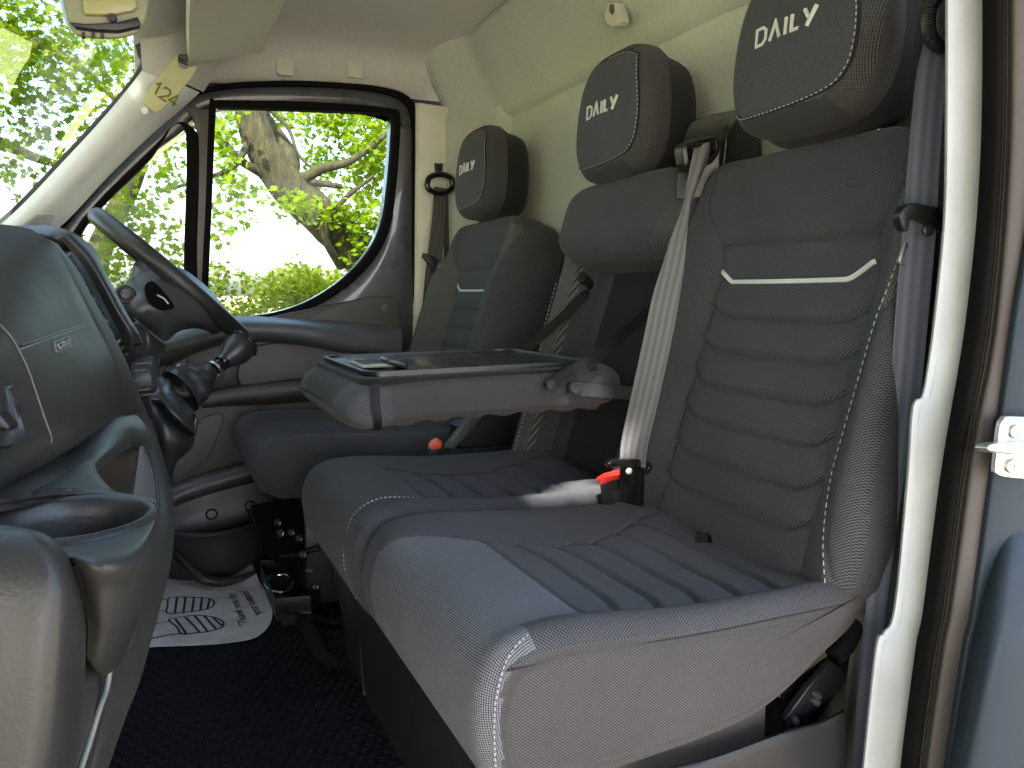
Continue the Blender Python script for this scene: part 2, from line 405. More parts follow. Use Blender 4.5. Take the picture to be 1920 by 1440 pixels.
def stitches(name, path, mat, parent, length=.006, gap=.004, r=.0009, offset=(0, 0, 0)):
    """a row of sewn stitches, each a small raised bead"""
    P = np.array(path, float)+np.array(offset); d = np.concatenate([[0], np.cumsum(np.linalg.norm(np.diff(P, axis=0), axis=1))])
    co = []; q = []; s = 0
    at = lambda x: np.array([np.interp(x, d, P[:, k]) for k in range(3)])
    while s+length < d[-1]:
        a, m_, b = at(s), at(s+length/2), at(s+length)
        c, qq = tube_co([a, a*.85+b*.15, m_, a*.15+b*.85, b], [r*.3, r*.9, r, r*.9, r*.3], 6); o = sum(len(x) for x in co)
        co.append(c); q += [tuple(i+o for i in z) for z in qq]; s += length+gap
    if not co: return
    co = np.vstack(co); return mesh_np(name, co, q, mat, parent, co[:, :2])
def polydist(X, Y, pts):
    """distance from every (X,Y) to a polyline"""
    D = np.full(X.shape, 1e9)
    for (x0, y0), (x1, y1) in zip(pts[:-1], pts[1:]):
        dx, dy = x1-x0, y1-y0; L = dx*dx+dy*dy+1e-12
        t = np.clip(((X-x0)*dx+(Y-y0)*dy)/L, 0, 1); D = np.minimum(D, np.hypot(X-x0-t*dx, Y-y0-t*dy))
    return D
def groove(X, Y, pts, depth, width): return -depth*np.exp(-(polydist(X, Y, pts)/width)**2)
def sstep(a, b, x): t = np.clip((x-a)/(b-a), 0, 1); return t*t*(3-2*t)

# ================================================================ SEATS
def cushion(root, y0, y1, prof, zones, grooves, names, lateral, step=.0028, rr=.022, cap_cls=(9, 9)):
    P = catmull(prof, 14, True); L = np.linalg.norm(np.roll(P, -1, 0)-P, axis=1).sum()
    n = int(L/step); P = resample(P, n, True); nxt = np.roll(P, -1, 0); prv = np.roll(P, 1, 0)
    T = nxt-prv; T /= np.linalg.norm(T, axis=1)[:, None]; Nn = np.stack([T[:, 1], -T[:, 0]], 1)
    area = .5*np.sum(P[:, 0]*nxt[:, 1]-nxt[:, 0]*P[:, 1])
    if area < 0: Nn = -Nn
    sarc = np.arange(n)*L/n
    th = np.linspace(0, math.pi/2, 9)
    st = [(y0+rr*(1-math.cos(t)), rr*(1-math.sin(t)), y0+rr-rr*(math.pi/2-t)) for t in th]
    st += [(y, 0, y) for y in np.linspace(y0+rr, y1-rr, int((y1-y0-2*rr)/step))[1:-1]]
    st += [(y1-rr*(1-math.cos(t)), rr*(1-math.sin(t)), y1-rr+rr*(math.pi/2-t)) for t in th[::-1]]
    ctr = P.mean(0); co = []; uv = []; tags_ = []
    nc = 26
    for k in np.linspace(0.0005, 1, nc)[:-1]:      # near side panel
        Q = ctr+(P-Nn*rr-ctr)*k; co.append(np.stack([Q[:, 0], np.full(n, y0-.007*(1-k**4)), Q[:, 1]], 1)); uv.append(Q.copy())
    for y, ins, vy in st:
        Q = P-Nn*ins; co.append(np.stack([Q[:, 0], np.full(n, y), Q[:, 1]], 1)); uv.append(np.stack([sarc, np.full(n, vy)], 1))
    for k in np.linspace(0.02, 1, nc)[:-1][::-1]:
        Q = ctr+(P-Nn*rr-ctr)*k; co.append(np.stack([Q[:, 0], np.full(n, y1+.004*(1-k**4)), Q[:, 1]], 1)); uv.append(Q.copy())
    A = np.array(co); U = np.array(uv)                          # (stations, n, 3)
    A = np.concatenate([A, A[:, :1]], 1); U = np.concatenate([U, U[:, :1]], 1); U[:, -1, 0] += np.where(np.arange(len(A)) >= 0, 0, 0)
    X, Y, Z = A[..., 0], A[..., 1], A[..., 2]
    top = np.concatenate([Nn, Nn[:1]])[None, :, 1]; topw = sstep(.3, .9, np.broadcast_to(top, X.shape))
    body = (Y >= y0) & (Y <= y1)
    d = np.zeros_like(X)
    for pts, dep, wd in grooves: d += groove(X, Y, pts, dep, wd)*topw*body
    Z2 = Z+d+lateral(X, Y)*topw*body
    # front face seams run on down the nose: use the same lines with x replaced by the nose
    A[..., 2] = Z2
    xm = (X[:-1, :-1]+X[1:, 1:])/2; ym = (Y[:-1, :-1]+Y[1:, 1:])/2; zm = (Z[:-1, :-1]+Z[1:, 1:])/2; tm = topw[:-1, :-1]
    cls = zones(xm, ym, zm, tm, ym < y0+.0005, ym > y1-.0005)
    ns, m = A.shape[:2]
    return split_grid(root, A.reshape(-1, 3), U.reshape(-1, 2), ns, m, cls, names)

BENCH = [(.735, -.340), (.62, -.336), (.50, -.331), (.40, -.321), (.33, -.316), (.282, -.322), (.255, -.342), (.243, -.375), (.244, -.415), (.256, -.452),
         (.285, -.474), (.36, -.478), (.46, -.477), (.55, -.470), (.61, -.452), (.67, -.418), (.72, -.388)]
def arc_line(xc, ya, yb, bow=.022, n=14):
    t = np.linspace(-1, 1, n); return [(xc-bow*abs(q)**3, ya+(yb-ya)*(q+1)/2) for q in t]
# --- window-side passenger seat
near = thing('passenger_seat', 'charcoal passenger seat nearest the open door, with light mesh front corner and pale stripe', 'seat', (.55, .82, -.72), 'three seats of the cab')
inb = [(.245, .965), (.262, .955), (.29, .935), (.34, .905), (.37, .885), (.42, .868), (.46, .858), (.52, .862), (.58, .888), (.64, .925), (.72, .945)]
outb = [(.72, .632), (.37, .628)]
def inb_y(x): return np.interp(x, [p[0] for p in inb], [p[1] for p in inb])
def zn(x, y, z, t, s0, s1):
    c = np.zeros(x.shape, int)
    front = (x < .368) & (z > -.470)
    c[front & (y < inb_y(x)) & (y > .6)] = 1
    c[(x < .345) & (z <= -.34) & (y < .965)] = 1
    c[(x >= .368) & (t > .4) & (y > .628) & (y < inb_y(x))] = 2
    c[(y < .630) & (x >= .30) & (t > .3) & (y > .6)] = 0
    c[s0 & (x > .266)] = 3
    c[(y < .6055) & (x > .268) & (t < .55)] = 3
    c[s1] = 0
    c[(z < -.4755)] = 4
    return c
lat_n = lambda x, y: .010*np.exp(-((y-.975)/.05)**2)*sstep(.9, .3, x-.0)-.010*np.exp(-((y-.745)/.10)**2)*sstep(.36, .46, x)+.006*np.exp(-((y-.612)/.02)**2)
gr = [([(.368, .628), (.368, .885)], .0028, .0030), (inb[3:], .0030, .0034), (outb, .0025, .003), (inb[:4], .002, .003)]
gr += [(arc_line(xc, .632, float(inb_y(xc-.01))-.004), .0055, .0050) for xc in (.428, .482, .536, .590, .645)]
nc = cushion(near, .598, 1.030, BENCH, zn, gr, {0: ('cushion_bolster', 'dark'), 1: ('cushion_front_panel', 'front'), 2: ('cushion_insert', 'insert'), 3: ('cushion_side_panel', 'side'), 4: ('cushion_base', 'black_cloth')}, lat_n)
# pale sewn edging round the front corner of the cushion, then a thin dark seam along the side
cpath = [(.262, .5975, -.455), (.258, .5965, -.42), (.258, .5965, -.375), (.264, .5975, -.348), (.272, .600, -.331), (.286, .605, -.320), (.305, .611, -.315), (.335, .618, -.3145), (.366, .627, -.316)]
stitches('edge_stitching', catmull(cpath, 14), 'thread', near, .0036, .0018, .0010)
tube('side_seam', catmull([(.272, .5985, -.340), (.36, .5985, -.3415), (.5, .5985, -.350), (.6, .5985, -.353), (.69, .5985, -.356)], 12), .0013, 'thread_dark', near, 6)
# --- middle passenger seat
mid = thing('passenger_seat', 'middle passenger seat with its backrest folded down into a writing table', 'seat', (.55, 1.25, -.72), 'three seats of the cab')
mfar = [(.366, 1.327), (.40, 1.30), (.442, 1.285), (.538, 1.285), (.60, 1.31), (.66, 1.34), (.72, 1.35)]
mnear = [(.37, 1.108), (.46, 1.105), (.56, 1.10), (.62, 1.09), (.72, 1.075)]
def mfy(x): return np.interp(x, [p[0] for p in mfar], [p[1] for p in mfar])
def mny(x): return np.interp(x, [p[0] for p in mnear], [p[1] for p in mnear])
def zm_(x, y, z, t, s0, s1):
    c = np.zeros(x.shape, int)
    c[(x < .368) & (y > 1.115) & (y < 1.44)] = 1
    c[(x >= .368) & (t > .4) & (y > mny(x)) & (y < mfy(x))] = 2
    c[(z < -.4755)] = 4
    return c
lat_m = lambda x, y: .006*np.exp(-((y-1.07)/.03)**2)-.008*np.exp(-((y-1.2)/.08)**2)*sstep(.36, .46, x)+.006*np.exp(-((y-1.38)/.05)**2)
gm = [([(.368, 1.11), (.366, 1.327)], .0026, .003), (mfar, .003, .0034), (mnear, .003, .0034), ([(.245, 1.10), (.30, 1.115), (.37, 1.112)], .0025, .003)]
gm += [(arc_line(xc, 1.112, float(mfy(xc))-.004, .018), .0048, .0048) for xc in (.425, .478, .531, .584, .64)]
cushion(mid, 1.034, 1.468, [(x-.006, z+.002) for x, z in BENCH], zm_, gm, {0: ('cushion_bolster', 'dark'), 1: ('cushion_front_panel', 'front2'), 2: ('cushion_insert', 'insert'), 4: ('cushion_base', 'black_cloth')} if 'front2' in M else {0: ('cushion_bolster', 'dark'), 1: ('cushion_front_panel', 'side'), 2: ('cushion_insert', 'insert'), 4: ('cushion_base', 'black_cloth')}, lat_m)
stitches('edge_stitching', catmull([(.252, 1.098, -.455), (.236, 1.098, -.40), (.243, 1.104, -.352), (.262, 1.118, -.327), (.30, 1.122, -.312), (.36, 1.114, -.3165)], 14, False), 'thread', mid, .004, .003, .0009)
# --- driver's seat
drv = thing('driver_seat', "driver's seat by the far door, behind the steering wheel, with light mesh bolsters", 'seat', (.50, 1.93, -.72), 'three seats of the cab')
DR = [(.735, -.352), (.62, -.350), (.50, -.347), (.38, -.338), (.30, -.332), (.235, -.335), (.195, -.350), (.178, -.375), (.182, -.405), (.20, -.432), (.25, -.452), (.36, -.46), (.5, -.46), (.66, -.44), (.72, -.40)]
def zd(x, y, z, t, s0, s1):
    c = np.zeros(x.shape, int); c[(x > .33) & (t > .4) & (y > 1.80) & (y < 2.06)] = 2; c[z < -.452] = 4; return c
gd = [([(.33, 1.80), (.33, 2.06)], .003, .0036), ([(.33, 1.80), (.72, 1.80)], .003, .004), ([(.33, 2.06), (.72, 2.06)], .003, .004), ([(.20, 1.70), (.25, 1.715), (.32, 1.73), (.7, 1.735)], .0025, .003)]
gd += [(arc_line(xc, 1.802, 2.058, .018), .005, .005) for xc in (.385, .438, .491, .545, .60)]
cushion(drv, 1.69, 2.20, DR, zd, gd, {0: ('cushion_bolster', 'dark'), 2: ('cushion_insert', 'insert'), 4: ('cushion_base', 'black_cloth')}, lambda x, y: .018*np.exp(-((y-1.735)/.045)**2)+.018*np.exp(-((y-2.14)/.045)**2), step=.0036, rr=.03)

def bfr(O, lean):
    l = math.radians(lean); return np.array(O, float), np.array([0, -1., 0]), np.array([math.sin(l), 0, math.cos(l)]), np.array([-math.cos(l), 0, math.sin(l)])
def at3(fr, a, b, n):
    O, A, B, Nn = fr; a, b, n = np.broadcast_arrays(np.asarray(a, float), b, n)
    return O+a[..., None]*A+b[..., None]*B+n[..., None]*Nn
def backrest(root, fr, b1, aL, aR, depth, zones, names, thick=.10, R=.055, r=.03, step=.0030, b0=-.06):
    nb = int((b1-b0)/step); na = int(.46/step)
    e = np.linspace(0, 1, nb); b = b0+(b1-b0)*(1-(1-e)**1.15)
    sh = np.where(b > b1-R, R-np.sqrt(np.maximum(R*R-(R-(b1-b))**2, 0)), 0)
    L = np.array([aL(x) for x in b])+sh; Rr = np.array([aR(x) for x in b])-sh
    s = np.linspace(0, 1, na); s = .5-.5*np.sign(.5-s)*(1-(1-np.abs(2*s-1))**1.12)  # a little denser at the rim
    Aa = L[:, None]+(Rr-L)[:, None]*s[None]; Bb = np.broadcast_to(b[:, None], Aa.shape)
    ds = np.minimum(Aa-L[:, None], Rr[:, None]-Aa); db = b1-Bb
    dx = np.maximum(0, r-ds); dy = np.maximum(0, r-db); dd = np.minimum(r, np.hypot(dx, dy)); edge = np.sqrt(r*r-dd*dd)-r
    Nn = depth(Aa, Bb)+edge
    C = at3(fr, Aa, Bb, Nn).reshape(-1, 3); U = np.stack([Aa, Bb], -1).reshape(-1, 2)
    am = (Aa[:-1, :-1]+Aa[1:, 1:])/2; bmid = (Bb[:-1, :-1]+Bb[1:, 1:])/2
    split_grid(root, C, U, nb, na, zones(am, bmid), names)
    # sides and back: rings set back from the rim
    idx = np.arange(nb*na).reshape(nb, na)
    rim = np.concatenate([idx[:, 0], idx[-1, 1:-1], idx[::-1, -1], idx[0, -2:0:-1]]); rp = C[rim]; ru = U[rim]
    cen = np.array([float((L[0]+Rr[0])/2), (b0+b1)/2]); rings = []; uvs = []
    for back, sc in ((0, 1), (-.012, 1.008), (-.035, 1.012), (-.07, 1.0), (-thick+.012, .985), (-thick, .95), (-thick-.004, .5), (-thick-.004, .02)):
        q = cen+(ru-cen)*sc; base = np.minimum(depth(ru[:, 0], ru[:, 1])-r, 9) if back > -thick+.02 else depth(ru[:, 0], ru[:, 1])*0-r
        rings.append(at3(fr, q[:, 0], q[:, 1], base+back) if back else rp)
        uvs.append(np.stack([ru[:, 0]-back, ru[:, 1]+back*.3], 1))
    Cs = np.array(rings); Us = np.array(uvs); Cs = np.concatenate([Cs, Cs[:, :1]], 1); Us = np.concatenate([Us, Us[:, :1]], 1)
    split_grid(root, Cs.reshape(-1, 3), Us.reshape(-1, 2), Cs.shape[0], Cs.shape[1], np.zeros((Cs.shape[0]-1, Cs.shape[1]-1), int), {0: ('backrest_shell', names[0][1])})
    return lambda a, b, off=0: at3(fr, a, b, depth(np.asarray(a, float), np.asarray(b, float))+off)
def chev(b, aL=-.133, aR=.150, up=.018, k=.033):
    return [(aL, b+up), (aL+k*.5, b+up*.42), (aL+k, b+.001), (aL+k+.02, b), (aR-k-.02, b), (aR-k, b+.001), (aR-k*.5, b+up*.42), (aR, b+up)]
GB = [.299, .246, .193, .140, .085, .033]
def back_depth(bol, rec=0, gb=GB, aL=-.133, aR=.150):
    sl = [(-.128, -.05), (-.128, .057), (-.135, .109), (-.134, .213), (-.133, .317), (-.131, .376), (-.139, .41), (-.182, .471), (-.186, .56)]
    sr = [(.158, -.05), (.153, .103), (.149, .2), (.154, .30), (.154, .337), (.150, .375), (.145, .408), (.176, .47), (.180, .56)]
    def f(a, b):
        a = np.asarray(a, float); b = np.asarray(b, float)
        up = sstep(.36, .46, b); o = np.maximum(a-aR, aL-a)
        bump = bol*sstep(-.005, .055, o)*(1-.75*up)*sstep(-.1, .12, b)
        n = bump+.020*up+.004*np.cos(np.clip(a/.2, -1, 1)*1.5)
        puff = 0
        edges = sorted(gb+[.355, .41, -.02])
        inside = sstep(.01, -.012, o)
        for p, q in zip(edges[:-1], edges[1:]):
            t = np.clip((b-p)/(q-p), 0, 1); puff = puff+.0035*np.sin(math.pi*t)*((b > p) & (b < q))
        n = n+puff*inside
        for g in gb: n = n+groove(a, b, chev(g, aL, aR), .0085, .0036)
        n = n+groove(a, b, [(aL-.006, .411), (aR-.004, .4085)], .005, .0035)
        n = n+groove(a, b, sl, .0035, .003)+groove(a, b, sr, .0035, .003)
        return n
    def side(b, right):
        p = sr if right else sl; return np.interp(b, [x[1] for x in p], [x[0] for x in p])
    return f, side
def stripe(root, fr, f, b=.353, aL=-.133, aR=.150):
    pts = [(aL+.001, b+.019), (aL+.016, b+.010), (aL+.031, b+.001), (aL+.045, b), (0, b-.001), (aR-.055, b), (aR-.036, b+.002), (aR-.018, b+.012), (aR-.003, b+.0225)]
    pts = catmull(pts, 6); A = pts[:, 0]; B = pts[:, 1]
    return ribbon('silver_stripe', f(A, B, .0022), .0060, np.broadcast_to(fr[2], (len(A), 3)), 'silver', root, .003, 2)

# window-side backrest
frn = bfr((.69, .815, -.327), 18)
fn_, side_n = back_depth(.030)
st_n = [(.206, .56), (.205, .40), (.197, .337), (.186, .30), (.183, .20), (.181, .118), (.196, .03), (.21, -.02)]
st_y = lambda b: np.interp(b, [p[1] for p in st_n][::-1], [p[0] for p in st_n][::-1])
def zb_n(a, b):
    c = np.zeros(a.shape, int); inside = (a > side_n(b, 0)) & (a < side_n(b, 1))
    c[inside] = 1; c[inside & (b > .41)] = 2
    c[(a > .172+.6*np.maximum(0, .40-b)*.25) & (a < st_y(b)) & (b > .315) & (b < .50)] = 3
    c[a > st_y(b)+.0] = 4
    c[a < side_n(b, 0)] = 0
    return c
sf = backrest(near, frn, .556, lambda b: np.interp(b, [-.06, 0, .3, .45, .56], [-.262, -.262, -.250, -.235, -.215]), lambda b: np.interp(b, [-.06, 0, .06, .24, .44, .56], [.195, .220, .228, .214, .196, .176]),
              lambda a, b: fn_(a, b)+groove(a, b, st_n, .003, .003), zb_n, {0: ('backrest_bolster', 'dark'), 1: ('backrest_insert', 'insert'), 2: ('backrest_upper_panel', 'dark'), 3: ('backrest_mesh_panel', 'mesh'), 4: ('backrest_side_panel', 'dark')}, thick=.08, b0=-.035)
stripe(near, frn, sf)
pp = np.array(resample(st_n, 60)); stitches('edge_stitching', sf(pp[:, 0]-.004, pp[:, 1], .0012), 'thread', near, .006, .0035, .0008)
# driver backrest
frd = bfr((.69, 1.945, -.335), 18)
fd_, side_d = back_depth(.058)
std = lambda b: np.interp(b, [-.1, .15, .25, .38, .46, .6], [-.205, -.205, -.205, -.218, -.235, -.25])
def zb_d(a, b):
    c = np.zeros(a.shape, int); inside = (a > side_d(b, 0)) & (a < side_d(b, 1))
    c[inside] = 1; c[inside & (b > .41)] = 2
    c[(a < side_d(b, 0)) & (a > std(b)) & (b < .475)] = 3
    c[(a > side_d(b, 1))] = 4
    c[(a > side_d(b, 1)) & (a < side_d(b, 1)+.045*sstep(.2, .4, b)) & (b < .52)] = 5
    return c
df = backrest(drv, frd, .556, lambda b: np.interp(b, [-.06, .3, .45, .56], [-.262, -.258, -.236, -.205]), lambda b: np.interp(b, [-.06, .3, .45, .56], [.262, .258, .236, .205]), fd_, zb_d,
              {0: ('backrest_bolster', 'dark'), 1: ('backrest_insert', 'insert'), 2: ('backrest_upper_panel', 'dark'), 3: ('backrest_mesh_panel', 'mesh'), 4: ('backrest_bolster', 'dark'), 5: ('backrest_mesh_panel', 'mesh')}, step=.0038, R=.075, thick=.09)
stripe(drv, frd, df)
bb = np.linspace(0, .46, 60); stitches('edge_stitching', df(std(bb), bb, .0012), 'thread', drv, .006, .0035, .0009)
box('recliner_cover', (.66, 2.215, -.36), (.16, .02, .09), 'plastic', drv, bev=.008)
# middle backrest frame: what stays up when the table is folded down
frm = bfr((.69, 1.25, -.327), 18)
def dm(a, b):
    a = np.asarray(a, float); b = np.asarray(b, float)
    n = -.045*sstep(-.115, -.135, -a)*0
    rec = sstep(-.165, -.150, a)*sstep(.165, .150, a)*sstep(.43, .42, b)
    n = -.050*rec+.014*(1-rec)*sstep(.14, .2, np.abs(a))
    return n+groove(a, b, [(-.160, -.05), (-.160, .42)], .003, .003)+groove(a, b, [(-.098, -.05), (-.098, .42)], .003, .003)
def zb_m(a, b):
    c = np.zeros(a.shape, int)
    c[(a < -.160) & (a > -.207+.02*sstep(.3, .1, b))] = 3
    c[(a > -.150) & (a < .150) & (b < .42)] = 2
    c[(a > -.150) & (a < -.098) & (b < .42)] = 5
    return c
mf = backrest(mid, frm, .54, lambda b: -.222, lambda b: .205, dm, zb_m, {0: ('backrest_bolster', 'dark'), 2: ('backrest_recess', 'black_cloth'), 3: ('backrest_mesh_panel', 'mesh'), 5: ('backrest_inner_panel', 'dark')}, step=.0036, thick=.07, R=.06)
bb = np.linspace(-.02, .36, 50); stitches('edge_stitching', mf(-.207+.02*sstep(.3, .1, bb), bb, .0012), 'thread', mid, .006, .0035, .0009)
# fixed upper pad
def dpad(a, b): a = np.asarray(a, float); return .050+.012*np.cos(np.clip(a/.22, -1, 1)*1.5)+groove(a, b, [(-.20, .398), (.20, .398)], .0, .004)
def backpad(root, fr, b0, b1, ah, depth, name, mat, thick=.07, r=.035, R=.05, step=.004):
    nb = int((b1-b0)/step)+1; na = int(2*ah/step)
    b = np.linspace(b0, b1, nb); dd = np.minimum(b1-b, b-b0); sh = np.where(dd < R, R-np.sqrt(np.maximum(R*R-(R-dd)**2, 0)), 0)
    s = np.linspace(-1, 1, na); Aa = (ah-sh)[:, None]*s[None]; Bb = np.broadcast_to(b[:, None], Aa.shape)
    ds = (ah-sh)[:, None]-np.abs(Aa); db = np.minimum(b1-Bb, Bb-b0)
    q = np.minimum(r, np.hypot(np.maximum(0, r-ds), np.maximum(0, r-db))); F = at3(fr, Aa, Bb, depth(Aa, Bb)+np.sqrt(r*r-q*q)-r)
    idx = np.arange(nb*na).reshape(nb, na); rim = np.concatenate([idx[:, 0], idx[-1, 1:-1], idx[::-1, -1], idx[0, -2:0:-1]])
    C = F.reshape(-1, 3); base = C[rim]; back = base-fr[3]*thick; o = len(C); m = len(rim)
    qd = np.stack([idx[:-1, :-1], idx[1:, :-1], idx[1:, 1:], idx[:-1, 1:]], -1).reshape(-1, 4)
    sk = [(rim[i], rim[(i+1) % m], o+(i+1) % m, o+i) for i in range(m)]
    U = np.vstack([np.stack([Aa, Bb], -1).reshape(-1, 2), np.stack([Aa, Bb], -1).reshape(-1, 2)[rim]+[thick, 0]])
    return mesh_np(name, np.vstack([C, back]), np.vstack([qd, np.array(sk)]), mat, root, U, angle=60)
backpad(mid, frm, .395, .56, .212, dpad, 'backrest_upper_pad', 'dark', thick=.10, R=.07, r=.045)

# ---- head restraints
def strip_poly(pts, wd, closed=False):
    P = np.array(pts, float); n = len(P); L = []; R_ = []
    for i in range(n):
        a = P[(i-1) % n] if (closed or i > 0) else None; b = P[(i+1) % n] if (closed or i < n-1) else None
        d1 = (P[i]-a)/np.linalg.norm(P[i]-a) if a is not None else None; d2 = (b-P[i])/np.linalg.norm(b-P[i]) if b is not None else None
        if d1 is None: d1 = d2
        if d2 is None: d2 = d1
        n1 = np.array([-d1[1], d1[0]]); n2 = np.array([-d2[1], d2[0]]); m = n1+n2; m /= np.linalg.norm(m); k = wd/2/max(.35, m@n1)
        L.append(P[i]+m*k); R_.append(P[i]-m*k)
    return L, R_
GLYPH = {'D': ([[(0, 0), (.0, 1), (.62, 1), (.86, .80), (.86, .25), (.58, 0)]], True), 'A': ([[(0, 0), (.42, 1), (.84, 0)]], False), 'I': ([[(.1, 0), (.1, 1)]], False),
         'L': ([[(0, 1), (0, 0.07), (.62, 0.07)]], False), 'Y': ([[(0, 1), (.34, .44)], [(.86, 1), (.22, 0)]], False)}
def lettering(root, word, place, h, gap, wd, mat, name='letter', th=.0028):
    adv = {'D': 1.02, 'A': .98, 'I': .34, 'L': .72, 'Y': .9}; tot = sum(adv[c] for c in word)*h+gap*(len(word)-1); x = -tot/2
    for ch in word:
        strokes, cl = GLYPH[ch]; co = []; f = []
        for s in strokes:
            P = [(x+px*h, py*h-h/2) for px, py in s]
            Q = []
            for i in range(len(P)-(0 if cl else 1)):
                p, q = np.array(P[i]), np.array(P[(i+1) % len(P)]); Q += [p, p*.67+q*.33, p*.33+q*.67]
            if not cl: Q.append(np.array(P[-1]))
            L, R_ = strip_poly(Q, wd, cl); k = len(Q); o = len(co)
            for p in L: co.append(place(p[0], p[1], th))
            for p in R_: co.append(place(p[0], p[1], th))
            for p in L: co.append(place(p[0], p[1], -.001))
            for p in R_: co.append(place(p[0], p[1], -.001))
            for i in range(k if cl else k-1):
                j = (i+1) % k
                f += [(o+i, o+j, o+k+j, o+k+i), (o+2*k+i, o+2*k+j, o+j, o+i), (o+k+i, o+k+j, o+3*k+j, o+3*k+i)]
        me = bpy.data.meshes.new(name); me.from_pydata([tuple(c) for c in co], [], f); me.update(); link(me, name, mat, root, False)
        x += adv[ch]*h+gap
def headrest(seat, C, lean=4, hw=.127, hh=.118, depth=.105, post=(.0, .0), yaw=0):
    fr = bfr(C, lean); na = 240; rs = list(np.linspace(.0, .90, 44))+[.92, .94, .96, .975, .99, 1.0]
    th = np.linspace(0, 2*math.pi, na+1)
    p = 2/3.6
    ca = np.sign(np.cos(th))*np.abs(np.cos(th))**p; sa = np.sign(np.sin(th))*np.abs(np.sin(th))**p
    oa = hw*ca*(1-.16*np.clip((sa+.15), 0, 1.2)**1.5-.06*np.clip(-sa-.35, 0, 1)); ob = hh*sa*(1+.03*np.cos(th)*0)
    pa, pb, pw = .80, .84, .78
    def front(r): return .010*(1-r**2)-np.where(r > .80, (r-.80)**2*.42, 0)
    def sg(a, b): return groove(a, b, seam, .0030, .0026)
    seam = [(-.84*hw, -.60*hh), (-.66*hw, -.76*hh), (.0, -.76*hh), (.54*hw, -.70*hh), (.75*hw, -.56*hh), (.83*hw, -.3*hh), (.82*hw, .1*hh), (.70*hw, .66*hh), (.60*hw, .77*hh), (.38*hw, .83*hh), (-.3*hw, .86*hh)]
    seam = [tuple(q) for q in catmull(seam, 6)]
    rows = []; uv = []
    for r in rs:
        a, b = oa*r, ob*r; rows.append(at3(fr, a, b, front(r)+sg(a, b))); uv.append(np.stack([a, b], 1))
    n0 = float(front(1.0))
    for k, (dn, sc) in enumerate([(.006, 1.012), (.016, 1.022), (.034, 1.02), (.055, 1.0), (.080, .97), (.096, .93), (depth, .86), (depth+.002, .4), (depth+.002, .02)]):
        a, b = oa*sc, ob*sc-(.010*sc if dn > .05 else 0); rows.append(at3(fr, a, b, n0-dn)); uv.append(np.stack([oa*1.0+dn*np.cos(th), ob+dn*np.sin(th)], 1))
    A = np.array(rows); U = np.array(uv); R_ = np.array(rs+[1.0]*9); tm = (th[:-1]+th[1:])/2; deg = np.degrees((tm+math.pi) % (2*math.pi)-math.pi)
    nr = len(A); cls = np.zeros((nr-1, na), int)
    for i in range(nr-1):
        dn = 0 if i < len(rs)-1 else [0, .006, .016, .034, .055, .08, .1, .1, .1][i-len(rs)+1]
        rr = R_[i]
        a = oa[:-1]*rr; b = ob[:-1]*rr
        inside = (i < len(rs)-1) & (a < np.interp(b/hh, [-.9, -.7, -.58, -.3, .1, .66, .84], [.42*hw, .54*hw, .75*hw, .83*hw, .82*hw, .70*hw, .46*hw])) & (b > -.77*hh) & (b < .85*hh)
        band = (~inside) & (dn < .03) & (deg > -62) & (deg < 58)
        low = (~inside) & (dn < .03) & (deg <= -62) & (deg > -150)
        cls[i][inside] = 1; cls[i][band] = 2; cls[i][low] = 3
    hr = bpy.data.objects.new('headrest', None); COL.objects.link(hr); hr.parent = seat; hr.location = Vector([float(x) for x in C])-wloc(seat); hr.empty_display_size = .05
    split_grid(hr, A.reshape(-1, 3), U.reshape(-1, 2), nr, na+1, cls, {0: ('headrest_cover', 'hrdark'), 1: ('headrest_front_panel', 'insert'), 2: ('headrest_mesh_band', 'hrmesh'), 3: ('headrest_lower_band', 'hrlow')})
    S = np.array(seam)[3:-2]
    def nfr(a, b):
        sa_ = b/hh; we = hw*(1-.16*np.clip(sa_+.15, 0, 1.2)**1.5-.06*np.clip(-sa_-.35, 0, 1)); r = (np.abs(a/we)**3.6+np.abs(b/hh)**3.6)**(1/3.6); return front(np.minimum(r, 1))
    stitches('edge_stitching', at3(fr, S[:, 0]-.003, S[:, 1], nfr(S[:, 0], S[:, 1])+.0004), 'thread', hr, .0048, .003, .0009)
    tube('panel_seam', at3(fr, S[:, 0], S[:, 1], nfr(S[:, 0], S[:, 1])-.0014), .0018, 'hrdark', hr, 8)
    def place(x, y, off): return at3(fr, x-.006, y+.012, .010*(1-(abs((x-.02)/hw)**2))+off)
    lettering(hr, 'DAILY', place, .0220, .0052, .0037, 'letter')
    for s in (-1, 1):
        P = at3(fr, np.array([s*.07]*3), np.array([-hh+.02, -hh-.012, -hh-.040]), np.array([-.088, -.092, -.095])); tube('headrest_post', P, .0055, 'steel', hr)
        lathe('post_guide', [(0, 0), (.012, 0), (.012, .004), (.009, .008), (.007, .009)], P[1]-np.array([0, 0, .012]), (0, 0, 1), 'black', hr, 16)
    return fr
M['tablef'] = fabric('table_pad_fabric', (.010, .010, .0105), (.075, .074, .076), .0034, contrast=1.7)
M['hrmesh'] = fabric('headrest_mesh', (.005, .005, .0055), (.095, .095, .098), .0042, diag=True, contrast=2.2, bumps=.8)
M['hrdark'] = fabric('headrest_black_fabric', (.005, .005, .006), (.018, .018, .021), .0026, contrast=.9)
M['hrlow'] = fabric('headrest_lower_fabric', (.008, .008, .009), (.055, .055, .06), .0032, contrast=1.3)
headrest(near, (.785, .80, .329)); headrest(mid, (.79, 1.265, .325)); headrest(drv, (.795, 1.955, .316))

